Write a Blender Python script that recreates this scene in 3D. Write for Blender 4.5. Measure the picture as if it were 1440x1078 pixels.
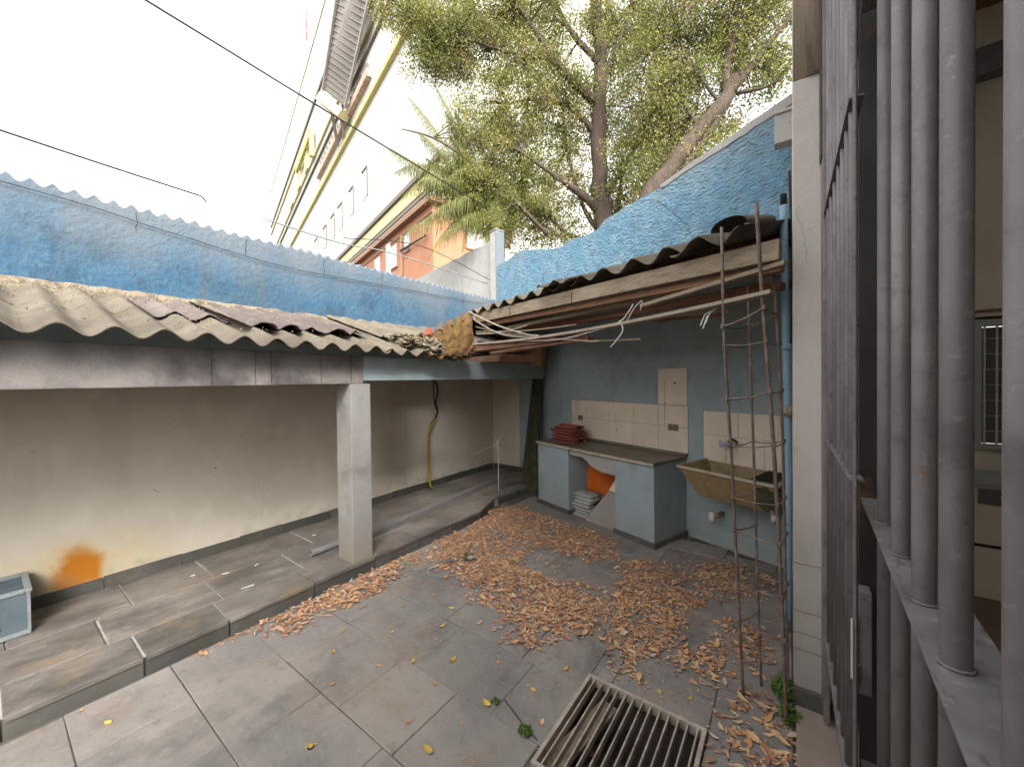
import bpy, bmesh, math, random
import numpy as np
from mathutils import Vector, Matrix, noise
R = math.radians
random.seed(7); rng = np.random.default_rng(7)
S = bpy.context.scene
for o in list(bpy.data.objects): bpy.data.objects.remove(o)

# ---------------------------------------------------------------- camera
cd = bpy.data.cameras.new('camera'); cam = bpy.data.objects.new('camera', cd)
S.collection.objects.link(cam); S.camera = cam
cd.sensor_fit = 'HORIZONTAL'; cd.sensor_width = 36.0; cd.lens = 540.0/1440.0*36.0
cd.clip_start = 0.02; cd.clip_end = 1500
YAW, PITCH, ROLL, EYE = R(35.7), R(-0.65), R(0.6), 1.8
fwd = Vector((-math.sin(YAW)*math.cos(PITCH), math.cos(YAW)*math.cos(PITCH), math.sin(PITCH)))
rt = fwd.cross(Vector((0, 0, 1))).normalized(); up = rt.cross(fwd)
r2 = rt*math.cos(ROLL) - up*math.sin(ROLL); u2 = rt*math.sin(ROLL) + up*math.cos(ROLL)
mw = Matrix((r2, u2, -fwd)).transposed().to_4x4(); mw.translation = (0, 0, EYE)
cam.matrix_world = mw
S.render.resolution_x = 1024; S.render.resolution_y = 766

# ---------------------------------------------------------------- sky, sun, exposure
SUN_EL, SUN_AZ = R(42), R(125)      # azimuth clockwise from +Y
W = bpy.data.worlds.new('World'); S.world = W; W.use_nodes = True
nt = W.node_tree; nt.nodes.clear()
sky = nt.nodes.new('ShaderNodeTexSky'); sky.sky_type = 'NISHITA'; sky.sun_disc = False
sky.sun_elevation = SUN_EL; sky.sun_rotation = SUN_AZ; sky.dust_density = 4.0; sky.air_density = 1.0; sky.ozone_density = 1.0
hs = nt.nodes.new('ShaderNodeHueSaturation'); hs.inputs['Saturation'].default_value = 0.04; hs.inputs['Value'].default_value = 1.0
bg = nt.nodes.new('ShaderNodeBackground'); bg.inputs['Strength'].default_value = 0.15
wo = nt.nodes.new('ShaderNodeOutputWorld')
nt.links.new(sky.outputs[0], hs.inputs['Color']); nt.links.new(hs.outputs[0], bg.inputs['Color']); nt.links.new(bg.outputs[0], wo.inputs[0])
sd = bpy.data.lights.new('sun', 'SUN'); sd.energy = 0.5; sd.angle = R(30); sd.color = (1.0, 0.95, 0.88)
sun = bpy.data.objects.new('sun', sd); S.collection.objects.link(sun)
sdir = Vector((math.sin(SUN_AZ)*math.cos(SUN_EL), math.cos(SUN_AZ)*math.cos(SUN_EL), math.sin(SUN_EL)))
sun.rotation_euler = sdir.to_track_quat('Z', 'Y').to_euler()
S.view_settings.view_transform = 'Standard'; S.view_settings.look = 'None'
S.view_settings.gamma = 1.0; S.view_settings.use_curve_mapping = False
S.view_settings.exposure = 2.4
S.render.engine = 'CYCLES'
S.cycles.max_bounces = 8; S.cycles.diffuse_bounces = 5

# ---------------------------------------------------------------- materials
MATS = {}
GAIN = dict(pvc_grey=.7, tower_wall=.62, tower_cream=.7, wall_tile=1.1, blue_grey_light=1.1, dry_leaf_0=1.15, dry_leaf_1=1.15, dry_leaf_2=1.25, dry_leaf_3=1.1, dry_leaf_4=1.3, dry_leaf_5=1.15, blue_wall=0.48, blue_gable=0.7, fibre_cement=0.54, fibre_cement_old=.68, gate_paint=1.12, gate_dust=0.85, gate_dark=0.8, concrete=.74, white_plaster=0.52, orange_wall=0.72, orange_trim=.6, column_plaster=.84, pipe_blue=.74, rebar=1, slate=1.06, slate_walk=0.95, slate_dark=.85, cream=1.35, cream_plain=1.2, rust_mass=.75, crumbled_mortar=0.46, wood_pale=0.55, wood_grey=.8, wood_brown=1.15, crate_blue=.6, crate_rim=.65, tank=.85, tank_rim=.8, weed=.7, tower_trim=.8, tower_pink=0.9, tower_grey=.75, bark=0.62, leaf_0=0.88, leaf_1=0.88, leaf_2=0.9, leaf_3=0.88, frond_0=.75, frond_1=.75, frond_2=.75, yellow_leaf=.8, timber_post=.8, red_floor=.6, pink_stone=.85, blue_grey=1.4, concrete_stained=1.15, orange_panel=.8, white_plastic=.85, grate_iron=1.5, blue_plastic=.9, appliance=.7, hose_yellow=.8)
def mat(name, base, layers=(), rough=0.85, metal=0.0, bump=(), var=0.0, spec=0.3, trans=0.0, extra=None, coat=0.0):
    """layers: (colour, scale, lo, hi, amount, (sx,sy,sz))   bump: (scale, strength, distance, (s))"""
    gk = GAIN.get(name, 1.0); base = tuple(c*gk for c in base); layers = [(tuple(c*gk for c in l[0]),)+tuple(l[1:]) for l in layers]
    m = bpy.data.materials.new(name); m.use_nodes = True
    t = m.node_tree; N = t.nodes; Lk = t.links
    b = N['Principled BSDF']
    b.inputs['Roughness'].default_value = rough; b.inputs['Metallic'].default_value = metal
    b.inputs['Specular IOR Level'].default_value = spec
    geo = N.new('ShaderNodeNewGeometry')
    def vec(s):
        mp = N.new('ShaderNodeMapping'); mp.inputs['Scale'].default_value = s
        Lk.new(geo.outputs['Position'], mp.inputs['Vector']); return mp.outputs[0]
    rgb = N.new('ShaderNodeRGB'); rgb.outputs[0].default_value = (*base, 1); cur = rgb.outputs[0]
    for i, l in enumerate(layers):
        col, sc, lo, hi, am = l[:5]; st = l[5] if len(l) > 5 else (1, 1, 1)
        n = N.new('ShaderNodeTexNoise'); n.inputs['Scale'].default_value = sc; n.inputs['Detail'].default_value = 7
        n.inputs['Roughness'].default_value = 0.62
        mp = N.new('ShaderNodeMapping'); mp.inputs['Scale'].default_value = st; mp.inputs['Location'].default_value = (i*3.7, i*1.9, i*5.3)
        Lk.new(geo.outputs['Position'], mp.inputs['Vector']); Lk.new(mp.outputs[0], n.inputs['Vector'])
        mr = N.new('ShaderNodeMapRange'); mr.inputs[1].default_value = lo; mr.inputs[2].default_value = hi; mr.inputs[4].default_value = am
        Lk.new(n.outputs[0], mr.inputs[0])
        mx = N.new('ShaderNodeMix'); mx.data_type = 'RGBA'; mx.inputs[7].default_value = (*col, 1)
        Lk.new(mr.outputs[0], mx.inputs[0]); Lk.new(cur, mx.inputs[6]); cur = mx.outputs[2]
    if extra: cur = extra(N, Lk, geo, cur)
    if var:
        oi = N.new('ShaderNodeObjectInfo'); mr = N.new('ShaderNodeMapRange'); mr.inputs[3].default_value = 1-var; mr.inputs[4].default_value = 1+var
        Lk.new(oi.outputs['Random'], mr.inputs[0])
        h = N.new('ShaderNodeHueSaturation'); Lk.new(mr.outputs[0], h.inputs['Value']); Lk.new(cur, h.inputs['Color']); cur = h.outputs[0]
    Lk.new(cur, b.inputs['Base Color'])
    last = None
    for (sc, st, di, *rest) in bump:
        n = N.new('ShaderNodeTexNoise'); n.inputs['Scale'].default_value = sc; n.inputs['Detail'].default_value = 6
        mp = N.new('ShaderNodeMapping'); mp.inputs['Scale'].default_value = rest[0] if rest else (1, 1, 1)
        Lk.new(geo.outputs['Position'], mp.inputs['Vector']); Lk.new(mp.outputs[0], n.inputs['Vector'])
        bp = N.new('ShaderNodeBump'); bp.inputs['Strength'].default_value = st; bp.inputs['Distance'].default_value = di
        Lk.new(n.outputs[0], bp.inputs['Height'])
        if last: Lk.new(last, bp.inputs['Normal'])
        last = bp.outputs[0]
    if last: Lk.new(last, b.inputs['Normal'])
    if trans:
        tr = N.new('ShaderNodeBsdfTranslucent'); Lk.new(cur, tr.inputs['Color'])
        ms = N.new('ShaderNodeMixShader'); ms.inputs[0].default_value = trans
        Lk.new(b.outputs[0], ms.inputs[1]); Lk.new(tr.outputs[0], ms.inputs[2]); Lk.new(ms.outputs[0], N['Material Output'].inputs[0])
    MATS[name] = m; return m

def wm(N, Lk, geo, axis):     # one world coordinate
    s = N.new('ShaderNodeSeparateXYZ'); Lk.new(geo.outputs['Position'], s.inputs[0]); return s.outputs[axis]
def mathn(N, Lk, op, a, b=None, clamp=False):
    m = N.new('ShaderNodeMath'); m.operation = op; m.use_clamp = clamp
    for i, v in enumerate((a, b)):
        if v is None: continue
        if isinstance(v, (int, float)): m.inputs[i].default_value = v
        else: Lk.new(v, m.inputs[i])
    return m.outputs[0]
def noisef(N, Lk, geo, sc, det=5, st=(1, 1, 1)):
    n = N.new('ShaderNodeTexNoise'); n.inputs['Scale'].default_value = sc; n.inputs['Detail'].default_value = det
    mp = N.new('ShaderNodeMapping'); mp.inputs['Scale'].default_value = st
    Lk.new(geo.outputs['Position'], mp.inputs['Vector']); Lk.new(mp.outputs[0], n.inputs['Vector']); return n.outputs[0]
def mixc(N, Lk, f, a, colr):
    mx = N.new('ShaderNodeMix'); mx.data_type = 'RGBA'; mx.inputs[7].default_value = (*colr, 1)
    Lk.new(f, mx.inputs[0]); Lk.new(a, mx.inputs[6]); return mx.outputs[2]

def ex_cream(N, Lk, geo, cur):
    y, z = wm(N, Lk, geo, 1), wm(N, Lk, geo, 2)
    n = noisef(N, Lk, geo, 7.0, 12); nn = mathn(N, Lk, 'MULTIPLY', mathn(N, Lk, 'SUBTRACT', n, 0.5), 1.1)
    def blob(cy, cz, ry, rz, gain):
        a = mathn(N, Lk, 'DIVIDE', mathn(N, Lk, 'SUBTRACT', y, cy), ry); b = mathn(N, Lk, 'DIVIDE', mathn(N, Lk, 'SUBTRACT', z, cz), rz)
        d = mathn(N, Lk, 'SQRT', mathn(N, Lk, 'ADD', mathn(N, Lk, 'MULTIPLY', a, a), mathn(N, Lk, 'MULTIPLY', b, b)))
        d = mathn(N, Lk, 'ADD', d, nn)
        f = mathn(N, Lk, 'SUBTRACT', 1.0, d, True); return mathn(N, Lk, 'MULTIPLY', f, gain, True)
    cur = mixc(N, Lk, blob(0.45, 0.22, 0.70, 0.46, .9), cur, (0.52, 0.42, 0.22))
    cur = mixc(N, Lk, blob(0.45, 0.30, 0.21, 0.30, .75), cur, (0.52, 0.27, 0.06))
    cur = mixc(N, Lk, blob(0.45, 0.30, 0.165, 0.21, 2.2), cur, (0.44, 0.155, 0.012))
    # damp grime rising from the skirting
    g = mathn(N, Lk, 'MULTIPLY', mathn(N, Lk, 'SUBTRACT', mathn(N, Lk, 'ADD', 0.30, nn), z), 3.0, True)
    return mixc(N, Lk, mathn(N, Lk, 'MULTIPLY', g, 0.5), cur, (0.28, 0.24, 0.16))
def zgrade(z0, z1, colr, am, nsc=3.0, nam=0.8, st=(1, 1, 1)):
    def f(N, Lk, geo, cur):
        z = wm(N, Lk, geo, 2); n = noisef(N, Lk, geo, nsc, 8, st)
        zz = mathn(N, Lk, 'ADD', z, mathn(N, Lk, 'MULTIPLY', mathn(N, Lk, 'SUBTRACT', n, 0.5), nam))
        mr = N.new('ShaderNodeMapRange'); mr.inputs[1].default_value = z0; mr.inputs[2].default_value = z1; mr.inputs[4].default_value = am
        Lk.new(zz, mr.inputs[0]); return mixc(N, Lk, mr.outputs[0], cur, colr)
    return f

mat('slate', (0.185, 0.168, 0.155), [((0.25, 0.222, 0.195), 1.3, .42, .60, .9), ((0.115, 0.108, 0.102), 3.1, .50, .66, .75, (1, .6, 1)), ((0.22, 0.15, 0.105), 2.1, .55, .70, .55), ((0.12, 0.11, 0.10), 11, .56, .70, .5), ((0.29, 0.265, 0.24), 34, .56, .72, .5), ((0.10, 0.09, 0.085), 90, .60, .72, .45)],
    rough=.66, bump=[(5, .5, .03), (22, .5, .012, (1, .6, 1)), (90, .35, .004)], var=.10, spec=.3)
mat('slate_walk', (0.155, 0.138, 0.122), [((0.23, 0.20, 0.17), 1.7, .42, .60, .9), ((0.09, 0.08, 0.07), 3.3, .48, .64, .85, (1, .5, 1)), ((0.23, 0.165, 0.10), 2.5, .56, .68, .6), ((0.33, 0.30, 0.27), 4.5, .62, .72, .35), ((0.10, 0.095, 0.085), 14, .54, .68, .6), ((0.26, 0.24, 0.21), 50, .58, .72, .5)],
    rough=.62, bump=[(5, .6, .03), (18, .6, .016, (1, .5, 1)), (80, .4, .005)], var=.14, spec=.3)
mat('slate_dark', (0.085, 0.08, 0.072), [((0.15, 0.14, 0.122), 3, .45, .7, .8), ((0.085, 0.082, 0.05), 5, .5, .7, .6), ((0.3, 0.28, 0.25), 30, .62, .8, .4)],
    rough=.7, bump=[(14, .4, .01), (70, .3, .004)], var=.22)
mat('mortar', (0.10, 0.09, 0.08), [((0.055, 0.05, 0.045), 6, .45, .7, .8)], bump=[(60, .5, .006)])
mat('mortar_pale', (0.40, 0.38, 0.34), [((0.2, 0.19, 0.17), 5, .45, .65, .8)], bump=[(60, .5, .006)])
mat('soil', (0.16, 0.14, 0.12), [((0.10, 0.09, 0.08), 8, .4, .7, .8)], bump=[(40, .6, .01)])
mat('cream', (0.42, 0.375, 0.31), [((0.36, 0.315, 0.255), 1.4, .4, .7, .8), ((0.50, 0.455, 0.385), 4, .5, .7, .5), ((0.22, 0.185, 0.14), 5, .68, .73, .7), ((0.30, 0.26, 0.205), 2.0, .58, .74, .35, (1, 1, .35))],
    rough=.9, bump=[(12, .12, .01), (90, .25, .003)], extra=ex_cream)
mat('cream_plain', (0.46, 0.405, 0.325), [((0.38, 0.335, 0.265), 1.6, .4, .7, .8)], rough=.85, bump=[(80, .2, .003)])
mat('blue_wall', (0.065, 0.17, 0.28), [((0.10, 0.215, 0.33), 2.2, .45, .7, .8, (1, 1, 2)), ((0.19, 0.275, 0.325), 30, .52, .68, .6, (1, 1, .5)), ((0.14, 0.18, 0.20), 6, .58, .70, .6, (1, 1, .12)), ((0.05, 0.105, 0.165), 5, .50, .66, .75), ((0.07, 0.09, 0.10), 9, .60, .68, .6, (1, 1, .18)), ((0.10, 0.15, 0.18), 1.1, .48, .66, .6), ((0.45, 0.50, 0.52), 38, .66, .76, .5, (1, .5, 1.5))],
    rough=.85, bump=[(24, .55, .02), (90, .4, .006)], extra=zgrade(2.78, 3.42, (0.13, 0.145, 0.155), .92, 2.5, .85, (1, 1, .35)))
mat('blue_gable', (0.16, 0.33, 0.46), [((0.27, 0.42, 0.51), 4, .42, .66, .85), ((0.11, 0.19, 0.27), 9, .50, .66, .7), ((0.08, 0.11, 0.13), 18, .60, .68, .6, (1, 1, 2.6)), ((0.26, 0.38, 0.45), 40, .55, .7, .6, (1, 1, 2.2)), ((0.23, 0.27, 0.30), 3, .60, .74, .6)],
    rough=.8, bump=[(22, 1.0, .05, (1, 1, 1.9)), (70, .7, .012)], extra=zgrade(3.75, 4.45, (0.20, 0.215, 0.21), .62, 1.7, .55))
mat('blue_grey', (0.205, 0.250, 0.262), [((0.25, 0.295, 0.305), 2, .4, .7, .7), ((0.15, 0.185, 0.19), 5, .5, .72, .6), ((0.12, 0.135, 0.12), 2.4, .60, .70, .6, (1, 1, .4)), ((0.30, 0.33, 0.33), 28, .70, .76, .6)],
    rough=.75, bump=[(14, .15, .01), (80, .25, .003)], extra=zgrade(.55, .02, (0.22, 0.22, 0.19), .5, 6, .5))
mat('blue_grey_light', (0.235, 0.29, 0.315), [((0.28, 0.335, 0.355), 2.5, .4, .7, .7), ((0.17, 0.21, 0.22), 6, .54, .72, .6), ((0.16, 0.155, 0.12), 3.1, .60, .70, .6, (1, 1, .4)), ((0.42, 0.42, 0.39), 34, .71, .76, .6)],
    rough=.7, bump=[(14, .15, .01), (80, .25, .003)], extra=zgrade(.40, .02, (0.26, 0.25, 0.22), .55, 6, .4))
mat('concrete', (0.36, 0.34, 0.32), [((0.45, 0.43, 0.40), 2, .42, .66, .8), ((0.20, 0.18, 0.17), 3, .55, .75, .7), ((0.30, 0.28, 0.26), 30, .5, .7, .4)],
    rough=.9, bump=[(30, .4, .01), (110, .4, .004)], extra=zgrade(.42, .10, (0.25, 0.20, 0.145), .6, 6, .35))
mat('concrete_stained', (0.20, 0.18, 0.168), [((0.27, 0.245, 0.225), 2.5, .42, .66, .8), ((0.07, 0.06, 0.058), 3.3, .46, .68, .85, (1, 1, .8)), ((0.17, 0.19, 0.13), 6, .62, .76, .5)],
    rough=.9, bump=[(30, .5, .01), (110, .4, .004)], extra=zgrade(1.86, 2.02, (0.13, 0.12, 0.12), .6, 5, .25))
mat('column_plaster', (0.62, 0.57, 0.52), [((0.50, 0.455, 0.41), 2.5, .42, .66, .8, (1, 1, .5)), ((0.30, 0.27, 0.24), 8, .62, .76, .6)],
    rough=.88, bump=[(30, .3, .01), (110, .4, .004)], extra=zgrade(.95, .1, (0.30, 0.28, 0.26), .85, 5, .5))
mat('white_plaster', (0.62, 0.61, 0.57), [((0.48, 0.47, 0.42), 5, .5, .7, .7), ((0.3, 0.3, 0.26), 12, .62, .75, .6)], rough=.9, bump=[(40, .5, .01)])
mat('fibre_cement', (0.215, 0.18, 0.13), [((0.30, 0.26, 0.195), 4, .42, .66, .8), ((0.15, 0.118, 0.092), 2.6, .47, .64, .75), ((0.18, 0.17, 0.08), 6, .56, .72, .6), ((0.12, 0.092, 0.075), 17, .55, .70, .6), ((0.38, 0.35, 0.28), 40, .62, .76, .4)],
    rough=.95, bump=[(26, .4, .01), (120, .5, .004)], var=.12)
mat('fibre_cement_old', (0.14, 0.11, 0.098), [((0.21, 0.175, 0.15), 5, .46, .66, .8), ((0.12, 0.09, 0.075), 4, .52, .70, .9), ((0.34, 0.31, 0.25), 30, .60, .75, .5)],
    rough=.95, bump=[(26, .6, .02), (120, .5, .004)], var=.15)
mat('crumbled_mortar', (0.42, 0.34, 0.24), [((0.20, 0.15, 0.10), 9, .46, .62, .9), ((0.60, 0.53, 0.41), 22, .56, .7, .7)], rough=1, bump=[(50, .8, .02)])
mat('rust_mass', (0.125, 0.07, 0.032), [((0.19, 0.105, 0.03), 9, .42, .62, .9), ((0.13, 0.11, 0.02), 5, .54, .68, .8), ((0.10, 0.05, 0.03), 14, .55, .7, .8)], rough=1, bump=[(30, .8, .02), (90, .6, .006)])
mat('wood_grey', (0.30, 0.235, 0.165), [((0.40, 0.33, 0.24), 7, .42, .66, .8, (1, 1, 5)), ((0.15, 0.09, 0.06), 10, .52, .72, .7, (1, 1, 6))], rough=.85, bump=[(30, .4, .01, (1, 1, 8))], var=.12)
mat('wood_brown', (0.145, 0.075, 0.045), [((0.22, 0.125, 0.075), 7, .42, .66, .8, (1, 1, 5)), ((0.06, 0.03, 0.02), 10, .52, .72, .7, (1, 1, 6))], rough=.85, bump=[(30, .4, .01, (1, 1, 8))], var=.15)
mat('wood_pale', (0.50, 0.41, 0.31), [((0.60, 0.51, 0.40), 8, .42, .66, .8), ((0.30, 0.22, 0.15), 12, .55, .72, .7)], rough=.8, bump=[(40, .3, .008)], var=.08)
mat('timber_post', (0.24, 0.185, 0.13), [((0.32, 0.26, 0.19), 5, .42, .66, .8, (3, 3, .4)), ((0.10, 0.065, 0.045), 6, .52, .72, .8, (4, 4, .4))], rough=.85, bump=[(30, .4, .01, (3, 3, .3))])
mat('gate_paint', (0.122, 0.107, 0.113), [((0.175, 0.157, 0.165), 7, .42, .60, .8, (1, 1, .5)), ((0.075, 0.066, 0.068), 12, .54, .68, .7), ((0.23, 0.215, 0.215), 60, .60, .70, .5), ((0.20, 0.09, 0.045), 16, .67, .71, .9), ((0.05, 0.045, 0.045), 45, .68, .72, .8)], rough=.5, spec=.45, bump=[(18, .25, .006, (1, 1, .4)), (120, .3, .0025)], var=.08)
mat('gate_dust', (0.19, 0.178, 0.18), [((0.135, 0.122, 0.125), 7, .42, .62, .9), ((0.08, 0.07, 0.07), 22, .56, .66, .8, (2, .6, 1)), ((0.30, 0.28, 0.275), 40, .56, .68, .6)], rough=.6, spec=.4, bump=[(40, .3, .004)])
mat('gate_dark', (0.036, 0.031, 0.031), [((0.052, 0.045, 0.045), 4, .42, .66, .8), ((0.15, 0.085, 0.05), 4, .60, .70, .9)], rough=.5, spec=.4, bump=[(30, .2, .004)])
mat('rebar', (0.135, 0.10, 0.085), [((0.26, 0.21, 0.18), 12, .46, .66, .8), ((0.16, 0.07, 0.04), 9, .56, .70, .8)], rough=.8, metal=.2, bump=[(180, .6, .003)])
mat('pipe_blue', (0.20, 0.34, 0.44), [((0.27, 0.42, 0.53), 5, .42, .66, .8), ((0.42, 0.45, 0.46), 12, .62, .72, .7, (1, 1, .3))], rough=.5, spec=.4)
mat('pvc_grey', (0.26, 0.25, 0.25), [((0.18, 0.17, 0.165), 6, .45, .7, .8)], rough=.55, spec=.4)
mat('wall_tile', (0.62, 0.52, 0.42), [((0.70, 0.60, 0.50), 3, .42, .66, .8), ((0.38, 0.29, 0.21), 6, .62, .74, .6), ((0.30, 0.23, 0.17), 2.2, .62, .72, .45, (1, 1, .3))], rough=.3, spec=.5, var=.05)
mat('grout', (0.26, 0.23, 0.20), rough=1)
mat('socket', (0.20, 0.15, 0.115), rough=.5)
mat('dark', (0.012, 0.011, 0.010), rough=1)
mat('counter_top', (0.14, 0.115, 0.085), [((0.20, 0.17, 0.12), 4, .42, .66, .8), ((0.08, 0.065, 0.05), 9, .52, .72, .7)], rough=.45, spec=.4, bump=[(40, .25, .004)])
mat('counter_edge', (0.40, 0.35, 0.28), [((0.24, 0.2, 0.15), 8, .5, .7, .8)], rough=.8)
mat('clay_red', (0.22, 0.06, 0.035), [((0.30, 0.11, 0.07), 14, .42, .66, .8), ((0.10, 0.03, 0.025), 18, .52, .72, .8)], rough=.95, bump=[(50, .5, .008)], var=.25)
mat('orange_panel', (0.62, 0.13, 0.012), [((0.42, 0.075, 0.01), 6, .45, .7, .8)], rough=.45, spec=.4)
mat('grey_sack', (0.27, 0.265, 0.25), [((0.38, 0.37, 0.35), 9, .45, .7, .8), ((0.14, 0.135, 0.13), 16, .56, .7, .7)], rough=.9, bump=[(40, .7, .012)], var=.15)
mat('tank', (0.29, 0.20, 0.10), [((0.38, 0.28, 0.16), 4, .42, .66, .8), ((0.16, 0.10, 0.05), 7, .54, .72, .8), ((0.14, 0.15, 0.06), 3.1, .60, .70, .8)], rough=.6, spec=.4, bump=[(30, .4, .008)])
mat('tank_rim', (0.50, 0.42, 0.31), [((0.30, 0.22, 0.13), 9, .5, .7, .8)], rough=.6)
mat('moss', (0.045, 0.045, 0.025), [((0.085, 0.08, 0.045), 8, .45, .7, .8), ((0.03, 0.03, 0.018), 5, .52, .7, .8)], rough=1, bump=[(60, .8, .01)])
mat('white_plastic', (0.62, 0.60, 0.56), [((0.45, 0.42, 0.36), 14, .5, .7, .8)], rough=.5)
mat('blue_plastic', (0.18, 0.30, 0.62), rough=.4)
mat('crate_blue', (0.135, 0.175, 0.20), [((0.20, 0.24, 0.26), 7, .45, .7, .8), ((0.26, 0.255, 0.24), 20, .6, .72, .6)], rough=.5, spec=.4)
mat('crate_rim', (0.34, 0.37, 0.37), [((0.24, 0.26, 0.26), 12, .45, .7, .8)], rough=.5)
mat('navy', (0.02, 0.03, 0.07), rough=.6)
mat('cable_black', (0.02, 0.02, 0.022), rough=.6)
mat('cable_grey', (0.20, 0.19, 0.18), rough=.7)
mat('hose_yellow', (0.33, 0.25, 0.02), [((0.20, 0.15, 0.02), 9, .5, .7, .8)], rough=.5)
mat('grate_iron', (0.22, 0.185, 0.155), [((0.32, 0.28, 0.24), 16, .45, .66, .8), ((0.10, 0.06, 0.04), 9, .55, .70, .8)], rough=.75, metal=.1, bump=[(90, .5, .004)])
mat('pit', (0.07, 0.06, 0.05), [((0.035, 0.03, 0.025), 7, .45, .7, .8)], rough=1)
mat('red_floor', (0.26, 0.17, 0.13), [((0.20, 0.13, 0.10), 3, .42, .66, .8), ((0.34, 0.27, 0.22), 9, .6, .74, .6)], rough=.6, spec=.3, bump=[(40, .3, .005)])
mat('pink_stone', (0.33, 0.26, 0.22), [((0.24, 0.18, 0.15), 4, .42, .66, .8), ((0.16, 0.12, 0.10), 7, .62, .76, .6)], rough=.7, bump=[(40, .3, .005)])
mat('tower_wall', (0.78, 0.76, 0.68), [((0.70, 0.68, 0.60), .3, .42, .66, .8)], rough=.9)
mat('tower_trim', (0.62, 0.55, 0.22), rough=.8)
mat('tower_cream', (0.72, 0.64, 0.36), rough=.8)
mat('tower_grey', (0.36, 0.33, 0.30), [((0.28, 0.25, 0.23), .8, .45, .66, .8)], rough=.8)
mat('tower_line', (0.16, 0.14, 0.12), rough=.8)
mat('tower_pink', (0.52, 0.38, 0.30), [((0.36, 0.25, 0.18), 1.4, .45, .6, .8)], rough=.8)
mat('orange_wall', (0.46, 0.225, 0.13), [((0.40, 0.18, 0.10), .5, .42, .66, .8), ((0.40, 0.2, 0.12), 1.5, .6, .74, .4)], rough=.9)
mat('orange_trim', (0.40, 0.22, 0.14), rough=.8)
mat('pane', (0.30, 0.30, 0.29), rough=.15, spec=.6)
mat('pane_dark', (0.10, 0.095, 0.085), rough=.2, spec=.6)
mat('bark', (0.10, 0.072, 0.052), [((0.16, 0.12, 0.088), 6, .42, .66, .8, (2, 2, .6)), ((0.09, 0.055, 0.04), 11, .52, .72, .8, (2, 2, .5))], rough=.95, bump=[(24, .8, .03, (2, 2, .5))])
for i, c in enumerate([(0.14, 0.165, 0.04), (0.23, 0.24, 0.06), (0.36, 0.33, 0.10), (0.29, 0.235, 0.10)]): mat('leaf_%d' % i, c, rough=.5, trans=.5, spec=.3)
for i, c in enumerate([(0.15, 0.18, 0.045), (0.24, 0.25, 0.075), (0.33, 0.28, 0.09)]): mat('frond_%d' % i, c, rough=.5, trans=.4)
for i, c in enumerate([(0.46, 0.235, 0.12), (0.55, 0.34, 0.18), (0.32, 0.165, 0.10), (0.60, 0.44, 0.26), (0.21, 0.12, 0.085), (0.45, 0.32, 0.24)]): mat('dry_leaf_%d' % i, c, rough=.65, trans=.12, var=.1)
mat('yellow_leaf', (0.66, 0.46, 0.10), rough=.6, trans=.15, var=.15)
mat('weed', (0.14, 0.26, 0.04), rough=.5, trans=.35)
mat('appliance', (0.42, 0.42, 0.40), rough=.4)
mat('appliance_dark', (0.10, 0.10, 0.10), rough=.4)
mat('maroon', (0.18, 0.02, 0.03), rough=.7)

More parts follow.
